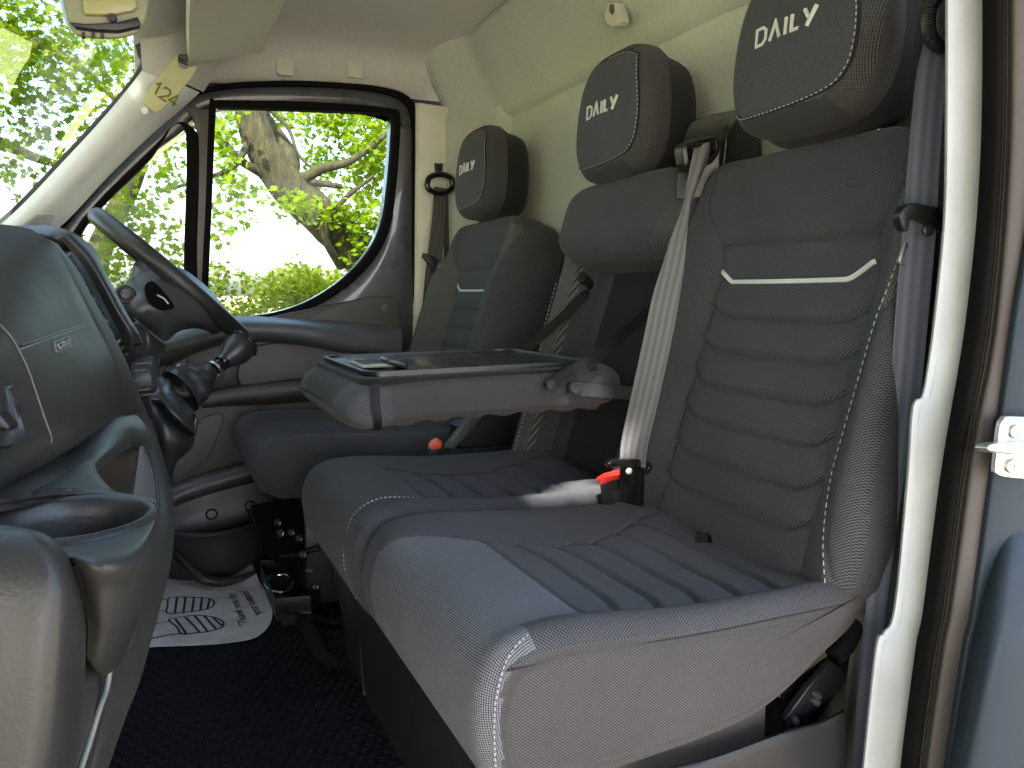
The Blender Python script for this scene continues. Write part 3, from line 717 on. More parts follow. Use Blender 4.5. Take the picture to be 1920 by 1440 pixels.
# ---- folded table (the back of the middle backrest, lying level)
tb = bpy.data.objects.new('folding_table', None); COL.objects.link(tb); tb.parent = mid; tb.location = Vector((.47, 1.24, -.15))-wloc(mid)
def table_pad():
    nx, k = 150, 84; xs = .262-.030+np.linspace(0, 1, nx)*(.695-.232); th = np.linspace(0, 2*math.pi, k+1); p = 2/5
    co = []; uv = []
    for i, x in enumerate(xs):
        t = (x-.232)/(.695-.232); e = min(t/.10, (1-t)/.08, 1); sc = math.sqrt(max(0, 1-(1-e)**2)); sc = max(sc, .02)
        cy = 1.236; hy = .190*(.80+.20*sc) if t < .5 else .190*(.86+.14*sc); hz = .037*sc; zc = -.160+.004*math.sin(t*3)-.006*(1-min(1, t/.25))+(.006 if t > .9 else 0)
        ca = np.sign(np.cos(th))*np.abs(np.cos(th))**p; sa = np.sign(np.sin(th))*np.abs(np.sin(th))**p
        z = zc+hz*sa; ribs = np.where(sa < -.8, .0035*np.cos(2*math.pi*(x-.25)/.053), 0)*(1 if .3 < x < .66 else 0)
        co.append(np.stack([np.full(k+1, x), cy+hy*ca, z+ribs], 1)); ar = np.concatenate([[0], np.cumsum(np.hypot(np.diff(hy*ca), np.diff(hz*sa)))]); uv.append(np.stack([np.full(k+1, x), ar], 1))
    A = np.array(co); U = np.array(uv); sam = np.sin((th[:-1]+th[1:])/2); cls = np.zeros((nx-1, k), int)
    xm = (xs[:-1]+xs[1:])/2; cls[xm < .30] = 1; cls[:, sam > .93] = 2
    split_grid(tb, A.reshape(-1, 3), U.reshape(-1, 2), nx, k+1, cls, {0: ('table_pad', 'tablef'), 1: ('table_end_panel', 'dark'), 2: ('table_felt_edge', 'black_cloth')})
table_pad()
def rr_out(x0, x1, y0, y1, z, R, n=6):
    out = []
    for cx, cy, a0 in ((x1-R, y1-R, 0), (x0+R, y1-R, 90), (x0+R, y0+R, 180), (x1-R, y0+R, 270)):
        for i in range(n+1): a = math.radians(a0+90*i/n); out.append((cx+R*math.cos(a), cy+R*math.sin(a), z))
    return out
prism('table_edge_cloth', rr_out(.262, .665, 1.058, 1.412, -.1215, .035), (0, 0, -.012), 'black_cloth', tb, .004)

M['traymat'] = plastic('glossy_tray_plastic', (.012, .014, .014), .26, .12, 500, dust=.01)
prism('tray', rr_out(.275, .645, 1.078, 1.398, -.1165, .03), (0, 0, -.006), 'traymat', tb, .0015)
ring('tray_rim', rr_out(.272, .648, 1.075, 1.401, -.1135, .032), rr_out(.279, .641, 1.082, 1.394, -.1135, .027), (0, 0, -.005), 'black', tb, .001)
# paper clip at the front edge of the tray

M['clipm'] = plastic('grey_clip_plastic', (.24, .25, .21), .4, .1)
bm = bmesh.new(); bx(bm, Vector((.305, 1.17, -.1105)), (.052, .075, .006), None, .003); bm_obj('clip', bm, 'clipm', tb)
bm = bmesh.new()
for i in range(6):
    for j in range(7): bx(bm, Vector((.287+i*.006, 1.144+j*.0085, -.1066)), (.0032, .0050, .0024), None, 0)
bm_obj('clip_grid', bm, 'black', tb)
box('clip_lever', (.335, 1.150, -.108), (.034, .05, .010), 'black', tb, Matrix.Rotation(.3, 3, 'Y'), .004)
prism('silver_tab', [tuple(np.array(atY(u, v, 1.043))) for u, v in ((702, 764), (713, 768), (716, 780), (705, 777))], (0, .006, 0), 'silver', tb, .0006)
ribbon('strap_band', [(.279, 1.05, -.128), (.276, 1.044, -.15), (.280, 1.05, -.185), (.284, 1.10, -.199), (.284, 1.3, -.2)], .012, (1, 0, 0), 'beltdark', tb, .002)
# hinge arm, stay straps and bolts
A0, A1 = atY(1068, 728, 1.035), atY(1215, 740, 1.035)

M['arm'] = plastic('grey_painted_arm', (.022, .024, .028), .35, .05)
ribbon('hinge_arm', [A0, (A0+A1)/2, A1], .021, (0, 0, 1), 'arm', mid, .004)
S0, S1, S2 = atY(1030, 723, 1.033), atY(1118, 668, 1.028), atY(1245, 560, 1.06)
ribbon('stay_strap', [S0, S0*.5+S1*.5, S1, S2, mf(.165, .30, .01)], .021, (.35, 0, .93), 'beltdark', mid, .003)
T0, T1, T2, T3 = atY(1091, 520, 1.40), atY(1104, 540, 1.40), atY(1060, 590, 1.41), atY(985, 655, 1.425)
ribbon('stay_strap', [T0, T1, T2, T3], .020, (.55, 0, .83), 'beltdark', mid, .003)
for P_, r_ in ((atY(1032, 722, 1.029), .0085), (atY(1079, 727, 1.030), .0105), (atY(1092, 519, 1.395), .010)):
    lathe('bolt', [(0, -.004), (r_, -.004), (r_, .0), (r_*.85, .003), (r_*.55, .003), (r_*.5, .0015), (0, .0015)], P_, (0, -1, 0), 'arm', mid, 20)
box('backrest_base_rail', (.735, 1.24, -.365), (.02, .4, .05), 'black', mid)
ribbon('webbing_loop', [(.66, .80, -.338), (.652, .795, -.325), (.645, .79, -.322), (.640, .785, -.332)], .018, (.5, -1, 0), 'beltdark', near, .0015)

# ================================================================ SETTING
def quadgrid(name, f, us, vs, mat, parent=None, kind='structure', th=None, angle=50):
    co = np.array([[f(u, v) for v in vs] for u in us], float); nu, nv = len(us), len(vs); idx = np.arange(nu*nv).reshape(nu, nv)
    q = np.stack([idx[:-1, :-1], idx[1:, :-1], idx[1:, 1:], idx[:-1, 1:]], -1).reshape(-1, 4)
    o = mesh_np(name, co.reshape(-1, 3), q, mat, parent, np.array([(u, v) for u in us for v in vs]), angle=angle)
    if th: m = o.modifiers.new('depth', 'SOLIDIFY'); m.thickness = th; m.offset = -1
    if kind: tag(o, kind=kind)
    return o
FL = -.72
# ground outside
bm = bmesh.new(); bmesh.ops.create_grid(bm, x_segments=2, y_segments=2, size=450, matrix=Matrix.Translation((0, 0, GROUND)))
tag(bm_obj('ground', bm, 'ground', angle=0), kind='structure')
bm = bmesh.new(); bmesh.ops.create_grid(bm, x_segments=40, y_segments=40, size=1, matrix=Matrix.Translation((0, 90, GROUND+.01)) @ Matrix.Diagonal((200, 82, 1, 1)))
for v in bm.verts: v.co.z += .25*math.sin(v.co.x*.05)*math.sin(v.co.y*.07)+.26
tag(bm_obj('field', bm, 'field', angle=0), kind='structure')

# cab floor: rubber with a cast hexagon pattern
def floor_mesh():
    co = []; f = []; x0, x1, y0, y1 = -.50, 1.0, .42, 2.34
    bm = bmesh.new(); bx(bm, Vector(((x0+x1)/2, (y0+y1)/2, FL-.03)), (x1-x0, y1-y0, .06), None, .004)
    return tag(bm_obj('floor', bm, 'mat'), kind='structure')
floor_mesh()
def hexes():
    bm = bmesh.new(); r = .0105; dx = r*1.9; dy = r*1.66
    for i in range(int(.62/dx)):
        for j in range(int(1.35/dy)):
            x = -.14+i*dx+(dx/2 if j % 2 else 0); y = .46+j*dy
            vo = [bm.verts.new((x+r*.86*math.cos(math.radians(60*k+30)), y+r*.86*math.sin(math.radians(60*k+30)), FL+.0002)) for k in range(6)]
            vt = [bm.verts.new((x+r*.72*math.cos(math.radians(60*k+30)), y+r*.72*math.sin(math.radians(60*k+30)), FL+.0019)) for k in range(6)]
            vi = [bm.verts.new((x+r*.56*math.cos(math.radians(60*k+30)), y+r*.56*math.sin(math.radians(60*k+30)), FL+.0006)) for k in range(6)]
            for k in range(6):
                bm.faces.new((vo[k], vo[(k+1) % 6], vt[(k+1) % 6], vt[k])); bm.faces.new((vt[k], vt[(k+1) % 6], vi[(k+1) % 6], vi[k]))
            bm.faces.new(vi)
            if (i+j) % 3 == 0: bmesh.ops.create_cube(bm, size=.0022, matrix=Matrix.Translation((x+r*.8, y, FL+.0022)))
    return tag(bm_obj('floor_tread', bm, 'mat', angle=20), 'cast hexagon tread of the black rubber cab floor', 'floor tread', kind='stuff')
hexes()

# bulkhead wall behind the seats: sloping upper part, fold line, recessed flat part, rounded far edge
YW = [.50, .60, .75, .95, 1.2, 1.5, 1.8, 2.0, 2.1, 2.16, 2.2, 2.23, 2.25, 2.27, 2.285]
def bulk(y, z):
    y_in = 2.19
    zf = .515-.02*sstep(1.2, .8, y)*1.6
    x = 1.0
    x += -.022*sstep(zf-.004, zf+.012, z)-.085*sstep(zf, .74, z)
    edge = sstep(2.06, 2.12, y); x = x*(1-edge)+min(x, .962)*edge if z < zf else x
    x -= .10*sstep(2.10, 2.285, y)**1.3
    return (x, y, z)
vz = list(np.linspace(-.72, .45, 24))+list(np.linspace(.46, .58, 34))+list(np.linspace(.60, .735, 12))
vy = sorted(set(list(np.linspace(.46, 2.0, 32))+list(np.linspace(2.02, 2.285, 34))))
quadgrid('bulkhead_wall', bulk, vy, vz, 'felt2', th=.03)
# headliner
def rail_z(x): return np.interp(x, [-.1, .0, .1, .3, .76, 1.0], [.50, .56, .575, .585, .590, .59])
def headl(x, t):
    # t runs from the far door rail over the roof to the near door rail
    zt = .735-.100*sstep(.30, .0, x); zt -= .028*sstep(.325, .300, x)
    zr = float(rail_z(x)); yf, yn = 2.300, .50
    P = [(yf+.03, zr-.012), (yf, zr+.004), (yf-.018, zr+.03), (yf-.025, zr+.35*(zt-zr)), (yf-.035, zr+.62*(zt-zr)), (yf-.075, zt-.028), (yf-.15, zt-.008), (yf-.30, zt), (1.4, zt+.004), (yn+.30, zt), (yn+.14, zt-.01), (yn+.06, zt-.04), (yn+.03, zr+.35*(zt-zr)), (yn, zr), (yn-.03, zr-.01)]
    d = np.linspace(0, 1, len(P)); y = np.interp(t, d, [p[0] for p in P]); z = np.interp(t, d, [p[1] for p in P]); return (x, y, z)
tt = np.linspace(0, 1, 113)
def headl_s(x, i):
    k = int(round(i*112)); lo = max(0, k-4); hi = min(112, k+4); p = np.mean([headl(x, tt[j]) for j in range(lo, hi+1)], 0); return (x, p[1], p[2])
xs_ = sorted(set(list(np.linspace(.0, .26, 16))+list(np.linspace(.27, .34, 16))+list(np.linspace(.36, .905, 22))))
quadgrid('headliner', headl_s, xs_, list(tt), 'felt', th=.02)
tube('headliner_seam', catmull([(.9035, 2.275, .30), (.900, 2.285, .45), (.898, 2.285, .60), (.896, 2.265, .680), (.893, 2.20, .722), (.893, 2.10, .7335), (.893, 1.8, .7355), (.893, 1.0, .7365)], 12), .003, 'rubber')
bpy.context.scene.objects['headliner_seam']['kind'] = 'structure'
# outer skin of the van that keeps daylight out of the cab: roof, far side below and behind the door, scuttle in front
bm = bmesh.new()
bx(bm, Vector((.52, 1.38, .80)), (1.10, 2.02, .03), None, .01)
tag(bm_obj('van_roof', bm, 'paint'), kind='structure')
bm = bmesh.new(); bx(bm, Vector((-.80, 1.38, -.62)), (.6, 2.0, 1.0), None, .06, 4); tag(bm_obj('van_bonnet', bm, 'paint'), 'grey bonnet and scuttle in front of the windscreen', 'bonnet')

# windscreen (raked pane) with black band and the far A-pillar
WX = lambda z: -.308+(z-.153)*.70
def wpane(u, v): z = -.15+u*(.78); x = WX(z)-.035*(1-((v-1.38)/.9)**2); return (x, v, z)
ws = thing('windscreen', 'raked windscreen with trees showing through it, left of the pale pillar', 'windscreen', (-.3, 1.38, -.15))
quadgrid('pane', wpane, np.linspace(0, 1, 14), np.linspace(.45, 2.215, 24), 'wglass', ws, kind=None)
def wb(z, y, o=0): p = wpane((z+.15)/.78, y); return (p[0]+.006+o, p[1], p[2])
be = [(250, -160, 2.02), (255, -60, 2.07), (263, 60, 2.11), (273, 108, 2.14), (270, 134, 2.16), (228, 190, 2.18), (122, 306, 2.20), (32, 400, 2.205), (-60, 474, 2.21)]
patch('black_band', [[(u+6, v+4, Y) for u, v, Y in be], [(u-7, v-5, Y+.004) for u, v, Y in be], [(u-(16 if v < 120 else 11), v-8, Y+.012) for u, v, Y in be]], 'black', ws, .004)

# far side: door opening, dark door frame, quarter light and window
dr = thing('driver_door', 'closed dark grey driver door on the far side with fixed quarter light and drop window', 'door', (.45, 2.33, -.72))
YD = 2.30
D = lambda *p, Y=YD: [atY(u, v, Y) for u, v in p]
open_o = catmull(D((95, 460), (180, 350), (260, 265), (330, 196), (400, 168), (520, 158), (640, 162), (720, 172), (762, 190), (778, 230), (780, 330), (780, 470), (782, 620), (780, 800), (700, 900), (300, 960), (110, 800), (60, 560)), 8, True)
frame_i = catmull(D((150, 420), (215, 352), (290, 286), (340, 248), (372, 214), (420, 196), (560, 196), (680, 202), (735, 208), (742, 250), (735, 330), (722, 420), (690, 480), (640, 530), (560, 575), (450, 596), (330, 602), (160, 600), (135, 520)), 8, True)
M['paintin'] = plastic('dark_grey_inner_paint', (.050, .056, .062), .28, .1, coat=.6)
ring('door_shell', open_o, frame_i, (0, .06, 0), 'paintin', dr, .008, 220)
# outer body side behind the shell so no daylight leaks round the glass
so_ = [np.array(p)+np.array([0, .05, 0]) for p in resample(D((-200, 560), (60, 440), (190, 300), (330, 120), (900, 120), (900, 1400), (-250, 1400)), 220, True)]
ring('body_side', so_, [np.array(p)+np.array([0, .045, 0]) for p in frame_i], (0, .05, 0), 'paintin', None, .004, 220)
tag(bpy.context.scene.objects['body_side'], kind='structure')
# black seal round the door opening
ring('door_seal', catmull(D((88, 462), (176, 344), (258, 258), (328, 188), (400, 160), (520, 151), (640, 155), (722, 164), (770, 184), (786, 230), (787, 330), (788, 470), (789, 620), (786, 810), (700, 905), (300, 970), (100, 810), (50, 560), Y=2.285), 8, True),
     catmull(D((96, 460), (182, 350), (262, 266), (332, 198), (402, 170), (520, 162), (640, 165), (718, 175), (758, 193), (772, 230), (773, 330), (774, 470), (776, 620), (774, 800), (690, 895), (300, 955), (112, 800), (62, 560), Y=2.285), 8, True), (0, .03, 0), 'rubber', dr, .006, 200)
# quarter light rubber, division bar, window rubber
q_o = D((128, 450), (185, 375), (262, 300), (300, 262), (318, 240), (340, 228), (362, 240), (374, 262), (376, 330), (372, 450), (366, 600), (300, 606), (150, 600), (118, 520), Y=2.292)
q_i = D((152, 440), (200, 378), (272, 308), (308, 262), (320, 240), (333, 232), (346, 240), (350, 262), (350, 330), (346, 450), (340, 590), (300, 595), (170, 592), (142, 510), Y=2.292)
ring('quarter_light_seal', catmull(q_o, 8, True), catmull(q_i, 8, True), (0, .03, 0), 'rubber', dr, .006, 160)
w_o = D((392, 200), (402, 188), (430, 188), (560, 190), (680, 197), (738, 204), (750, 212), (750, 260), (744, 340), (733, 420), (706, 480), (655, 535), (585, 577), (500, 600), (400, 600), (378, 596), (376, 560), (384, 400), Y=2.290)
w_i = D((405, 212), (410, 203), (430, 202), (560, 206), (680, 211), (730, 215), (737, 222), (736, 260), (730, 338), (719, 412), (694, 468), (645, 522), (575, 566), (495, 590), (404, 591), (392, 588), (390, 560), (397, 400), Y=2.290)
ring('window_seal', catmull(w_o, 8, True), catmull(w_i, 8, True), (0, .03, 0), 'rubber', dr, .006, 200)
M['bar'] = plastic('brownish_grey_bar', (.075, .070, .070), .4, .15)
plate('division_bar', [(376, 205), (392, 204), (389, 330), (385, 470), (379, 602), (362, 602), (368, 470), (371, 330), (372, 250), (362, 220), (345, 205), (362, 194)], 2.288, .03, 'bar', dr, .003)
plate('quarter_light_glass', [(140, 440), (200, 370), (300, 250), (333, 226), (356, 250), (356, 600), (140, 600)], 2.325, .004, 'glass', dr, 0)
plate('window_glass', [(398, 196), (745, 208), (742, 300), (728, 420), (650, 530), (500, 600), (384, 600)], 2.318, .004, 'glass', dr, 0)
# door card, in measured layers
plate('door_card', [(330, 640), (400, 603), (480, 600), (600, 575), (680, 560), (735, 560), (748, 570), (752, 640), (756, 760), (752, 900), (560, 960), (330, 1000), (270, 900), (270, 700)], 2.262, .04, 'doorcard', dr, .010)
plate('door_waist_panel', [(600, 583), (650, 566), (700, 556), (735, 556), (747, 568), (750, 600), (752, 650), (640, 640), (560, 610)], 2.250, .03, 'doorcard', dr, .006)
lathe('screw_cover', [(0, 0), (.0125, 0), (.0125, .0015), (.0105, .0025), (0, .0025)], atY(722, 577, 2.249), (0, -1, 0), 'doorcard2', dr, 24)
patch('armrest', [[(300, 630, 2.262), (380, 606, 2.262), (440, 596, 2.262), (540, 600, 2.262), (640, 604, 2.262), (752, 612, 2.262)],
                  [(300, 642, 2.20), (380, 617, 2.19), (440, 606, 2.18), (540, 608, 2.18), (640, 617, 2.19), (752, 632, 2.21)],
                  [(300, 655, 2.185), (380, 632, 2.17), (440, 618, 2.16), (540, 619, 2.16), (640, 634, 2.17), (752, 652, 2.20)],
                  [(300, 672, 2.20), (380, 648, 2.185), (440, 632, 2.175), (540, 634, 2.175), (640, 652, 2.185), (752, 664, 2.21)],
                  [(300, 690, 2.262), (380, 655, 2.262), (440, 640, 2.262), (540, 640, 2.262), (640, 658, 2.262), (752, 670, 2.262)]], 'sillm', dr, .006, flip=True)
plate('armrest_shade_plate', [(330, 668), (400, 645), (450, 634), (540, 634), (640, 648), (745, 662), (745, 690), (640, 672), (560, 665), (480, 668), (452, 700), (448, 735), (420, 745), (350, 715), (310, 720)], 2.256, .02, 'black', dr, .003)  # black plate stands in for the shade below the armrest
plate('door_insert', [(470, 650), (530, 642), (600, 650), (660, 660), (740, 672), (742, 720), (660, 712), (560, 712), (470, 724), (448, 716), (446, 690), (455, 665)], 2.244, .02, 'doorcard2', dr, .006, smooth=5)
for u, v in ((577, 679), (640, 690)): lathe('screw_cover', [(0, 0), (.011, 0), (.011, .0012), (.009, .002), (0, .002)], atY(u, v, 2.2435), (0, -1, 0), 'doorcard2', dr, 24)
ring('handle_surround', catmull(D((290, 720), (310, 668), (345, 648), (400, 636), (422, 650), (424, 690), (410, 715), (350, 735), (300, 745), Y=2.246), 8, True), catmull(D((303, 712), (318, 680), (350, 660), (398, 647), (412, 656), (412, 690), (400, 706), (350, 722), (308, 728), Y=2.246), 8, True), (0, .015, 0), 'doorcard', dr, .004)
plate('door_pull', [(355, 655), (405, 646), (414, 655), (412, 692), (398, 704), (374, 706), (352, 690)], 2.240, .02, 'doorcard2', dr, .005, smooth=4)
plate('door_handle', [(302, 706), (330, 697), (356, 692), (372, 686), (392, 683), (396, 690), (386, 702), (350, 712), (318, 717), (303, 716)], 2.222, .014, 'bar', dr, .004, smooth=4)
lathe('bolt', [(0, .001), (.003, .001), (.004, 0), (.0075, 0), (.0075, .003), (.004, .004), (.003, .002), (0, .002)], atY(336, 687, 2.243), (0, -1, 0), 'steel', dr, 18)
# lower sweep of the door card
patch('door_lower_ledge', [[(380, 742, 2.262), (430, 730, 2.262), (500, 722, 2.262), (600, 712, 2.262), (752, 716, 2.262)],
                  [(380, 744, 2.215), (430, 733, 2.21), (500, 724, 2.20), (600, 716, 2.20), (752, 722, 2.215)],
                  [(380, 756, 2.205), (430, 748, 2.20), (500, 742, 2.19), (600, 734, 2.19), (752, 736, 2.205)],
                  [(380, 762, 2.255), (430, 758, 2.25), (500, 756, 2.25), (600, 750, 2.25), (752, 752, 2.255)]], 'doorcard2', dr, .005, flip=True)
plate('speaker_recess', [(395, 778), (412, 776), (420, 784), (412, 810), (396, 850), (370, 876), (330, 896), (320, 880), (350, 830), (372, 790)], 2.254, .01, 'doorcard2', dr, .004, smooth=4)
bm = bmesh.new()
for i in range(14):
    for j in range(5):
        p = atY(398-i*3.1-j*.2+j*2.4, 812+i*5.2+j*2.0, 2.2535); bx(bm, Vector(p), (.0022, .002, .0022), None, 0)
tag(bm_obj('speaker_grille', bm, 'black', dr), kind='stuff')
patch('door_bottom_sill', [[(290, 938, 2.255), (340, 905, 2.255), (430, 878, 2.255), (540, 850, 2.255)], [(290, 944, 2.20), (340, 912, 2.20), (430, 884, 2.20), (540, 856, 2.20)],
                  [(290, 966, 2.19), (340, 936, 2.19), (430, 906, 2.19), (540, 876, 2.19)], [(290, 976, 2.255), (340, 948, 2.255), (430, 918, 2.255), (540, 888, 2.255)]], 'sillm', dr, .005, flip=True)

# lower side trim and kick panel of the footwell
patch('kick_panel', [[(300, 960, 2.22), (400, 925, 2.22), (500, 900, 2.22), (640, 880, 2.22)], [(300, 1010, 2.20), (400, 985, 2.20), (500, 960, 2.2), (640, 930, 2.20)],
                  [(300, 1100, 2.19), (400, 1085, 2.19), (500, 1050, 2.19), (640, 1020, 2.19)]], 'black', None, .01, flip=True)
tag(bpy.context.scene.objects['kick_panel'], kind='structure')
def bowl():
    us = np.linspace(math.radians(160), math.radians(395), 40); vs = [(0, 1.06, .0), (0, 1.0, .004), (.006, .97, .002), (.03, .955, 0), (.08, .93, 0), (.12, .88, 0), (.15, .80, 0)]
    C = np.array([.115, 2.155]); co = []
    for a in us:
        for dz, sc, up in vs:
            co.append((C[0]+.175*sc*math.cos(a), C[1]+.16*sc*math.sin(a), -.585-dz+up+.012*math.cos(a*2)))
    return co, len(us), len(vs)
co, nu, nv = bowl(); idx = np.arange(nu*nv).reshape(nu, nv); q = np.stack([idx[:-1, :-1], idx[1:, :-1], idx[1:, 1:], idx[:-1, 1:]], -1).reshape(-1, 4)
bowl_o = tag(mesh_np('wheel_arch_cover', co, q, 'plastic', None, np.array(co)[:, :2], angle=60), 'rounded black plastic cover bulging from the side wall by the footwell', 'cover')
m_ = bowl_o.modifiers.new('depth', 'SOLIDIFY'); m_.thickness = .004; m_.offset = 1
for u, v in ((397, 965), (470, 950)):
    o = lathe('screw_hole', [(.016, .004), (.014, .0), (.012, -.001), (.011, .01), (0, .012)], atY(u, v, 2.19), (0, 1, 0), 'black', None, 20)
    tag(o, 'dark round screw recess in the side trim, %s of the two' % ('left' if u < 430 else 'right'), 'screw recess', 'screw recesses in the side trim')
tube('floor_edge_trim', catmull([atZ(318, 1015, -.62), atZ(345, 1055, -.66), atZ(380, 1085, -.69), atZ(430, 1090, -.71), atZ(480, 1078, -.71)], 8), .012, 'plastic')
tag(bpy.context.scene.objects['floor_edge_trim'], 'rolled black trim edge curving round the footwell', 'trim')

# far A-pillar trim: pale plastic over the pillar, tweeter grille, round clip cover, card holder
ap = thing('pillar_trim', 'long pale blue-white pillar trim between windscreen and quarter light', 'pillar trim', (-.1, 2.22, .1))
patch('trim_cover', [[(-60, 470, 2.19), (30, 398, 2.19), (120, 304, 2.185), (190, 228, 2.18), (240, 168, 2.165), (268, 130, 2.14)],
                     [(-40, 476, 2.185), (50, 404, 2.180), (140, 312, 2.175), (212, 236, 2.17), (262, 178, 2.16), (290, 140, 2.14)],
                     [(-5, 470, 2.20), (85, 404, 2.195), (176, 316, 2.19), (250, 240, 2.19), (300, 186, 2.18), (325, 152, 2.16)],
                     [(35, 470, 2.26), (110, 424, 2.262), (200, 330, 2.262), (280, 252, 2.265), (335, 205, 2.265), (372, 172, 2.26)]], 'trim', ap, .004, flip=True)
patch('trim_upper', [[(268, 132, 2.139), (262, 60, 2.10), (258, -20, 2.04), (250, -140, 1.96)], [(292, 142, 2.137), (300, 60, 2.10), (300, -20, 2.06), (300, -140, 2.0)],
                     [(330, 150, 2.158), (345, 80, 2.13), (352, 0, 2.08), (360, -140, 2.0)], [(378, 170, 2.262), (410, 120, 2.24), (440, 60, 2.2), (470, -140, 2.1)]], 'felt', ap, .006, flip=True)
lathe('clip_cover', [(0, 0), (.0085, 0), (.0085, .002), (.007, .003), (0, .003)], atY(272, 208, 2.166), (-.2, -1, .1), 'trim', ap, 22)
bm = bmesh.new()
for i in range(20):
    for j in range(9):
        u = 40+i*3.2+(j % 2)*1.6-j*1.2; v = 404+j*2.6
        if 34 < u < 104-j: bx(bm, Vector(atY(u, v, 2.1795)), (.0016, .002, .0016), None, 0)
tag(bm_obj('tweeter_grille', bm, 'doorcard2', ap), kind='stuff')
ch = thing('card_holder', 'yellowed pass holder numbered 124 clipped at the top of the pillar', 'card holder', atY(315, 165, 2.13))
YC = 2.125
hold = prism('holder', [atY(u, v, YC+o) for u, v, o in ((267, 190, 0), (270, 180, 0), (300, 140, 0), (330, 104, 0), (338, 100, 0), (334, 112, 0), (336, 124, 0), (346, 130, 0), (358, 124, 0), (371, 124, 0), (360, 145, 0), (330, 180, 0), (300, 208, 0), (292, 210, 0), (275, 199, 0))], (0, .008, 0), 'tag', ch, .002)
prism('card', [atY(u, v, YC-.0008) for u, v in ((272, 184), (304, 142), (330, 160), (298, 202), (290, 203), (274, 193))], (0, .002, 0), 'tag', ch, .0004)
bm = bmesh.new()
for k in range(3): bx(bm, Vector(atY(343, 108+k*5, YC-.001)), (.022, .003, .004), Matrix.Rotation(.35, 3, 'Y'), 0)
bm_obj('clip_slot', bm, 'black', ch)
DIG = {'1': [[(.1, .75), (.35, 1), (.35, 0)]], '2': [[(0, .8), (.12, 1), (.48, 1), (.6, .8), (.55, .55), (0, .02), (.62, .02)]], '4': [[(.45, 0), (.45, 1), (0, .3), (.68, .3)]]}
def write2d(parent, name, chars, glyphs, place, h, wd, adv, mat, th=.0006):
    x = 0
    for c in chars:
        co = []; f = []
        for s in glyphs[c]:
            L, R_ = strip_poly([(x+p[0]*h, p[1]*h) for p in s], wd, False); k = len(L); o = len(co)
            co += [place(*p, th) for p in L]+[place(*p, th) for p in R_]+[place(*p, 0) for p in L]+[place(*p, 0) for p in R_]
            for i in range(k-1): f += [(o+i, o+i+1, o+k+i+1, o+k+i), (o+i+1, o+i, o+2*k+i, o+2*k+i+1), (o+k+i, o+k+i+1, o+3*k+i+1, o+3*k+i)]
        me = bpy.data.meshes.new(name); me.from_pydata([tuple(float(q) for q in c_) for c_ in co], [], f); me.update(); link(me, name, mat, parent, False)
        x += adv*h
a0, a1, a2 = atY(289, 176, YC-.001), atY(303, 192, YC-.001), atY(296, 162, YC-.001)
ux = (a1-a0)/np.linalg.norm(a1-a0); ux = atY(310, 190, YC)-atY(284, 172, YC); ux /= np.linalg.norm(ux); uz = atY(297, 156, YC)-atY(287, 176, YC); uz /= np.linalg.norm(uz)
write2d(ch, 'numeral', '124', DIG, lambda x, y, n: a0+ux*(x-.008)+uz*y+np.array([0, -n-.0002, 0]), .030, .0046, .70, 'inkolive')

# sun visor and its folded shelf, overhead
vis = thing('sun_visor', 'driver sun visor folded up against the headliner above the far door', 'sun visor', (.2, 1.9, .6))
vo = [(.100, 1.52, .560), (.130, 1.50, .565), (.27, 1.50, .598), (.285, 1.52, .602), (.290, 2.06, .603), (.272, 2.098, .599), (.215, 2.112, .586), (.150, 2.112, .570), (.128, 2.10, .565), (.118, 2.07, .563)]
M['visor'] = felt('visor_fabric', (.43, .43, .34), (.52, .52, .42))
prism('visor_board', catmull(vo, 4, True), (-.005, 0, .022), 'visor', vis, .006)
tube('pivot_arm', [(.126, 2.10, .574), (.10, 2.13, .578), (.07, 2.15, .58)], .006, 'doorcard2', vis)
for i, (u, v) in enumerate(((535, 125), (666, 130))):
    P = atY(u, v, 2.268); o = prism('headliner_plug', rr3 if False else [tuple(np.array(P)+np.array([dx, 0, dz])) for dx, _, dz in [(a, 0, b) for a, b, _ in rr_out(-.0235, .0235, -.0225, .0225, 0, .007)]], (0, .012, 0), 'trimw', None, .002)
    tag(o, 'small rounded square blanking plug in the headliner above the far window, %s of two' % ('left' if i == 0 else 'right'), 'plug', 'blanking plugs above the far window')

# sensor housing on the windscreen, top left
sh = thing('sensor_housing', 'olive tinted overhead sensor housing with three slots, hanging at the top of the windscreen', 'sensor housing', atY(195, 0, 1.25))
YS = 1.25
def SP(u, v, Y=YS): return atY(u, v, Y)
M['visorp'] = plastic('olive_tinted_plastic', (.22, .22, .14), .4, .1)
hous = catmull([SP(u, v) for u, v in ((106, -110), (112, -50), (118, 0), (126, 38), (136, 60), (152, 70), (195, 74), (235, 71), (262, 60), (274, 40), (281, 10), (284, -50), (280, -110))], 6)
prism('housing', list(hous), (-.01, .09, .03), 'visorp', sh, .014, 5)
prism('dark_strip', [SP(u, v, YS-.012) for u, v in ((129, 40), (160, 44), (220, 41), (258, 31), (264, 44), (262, 49), (222, 58), (180, 56), (142, 51))], (0, .02, 0), 'black', sh, .002)
M['visorp2'] = plastic('olive_gloss_window', (.30, .29, .13), .25, .05)
prism('sensor_window', [SP(u, v, YS-.008) for u, v in ((155, -60), (155, 20), (160, 27), (210, 28), (250, 20), (258, 12), (255, 0), (250, -60))], (0, .02, 0), 'visorp2', sh, .003)
lathe('sensor_eye', [(0, 0), (.006, 0), (.006, .002), (.005, .003), (0, .003)], SP(211, 34, YS-.011), (0, -1, 0), 'black', sh, 20)
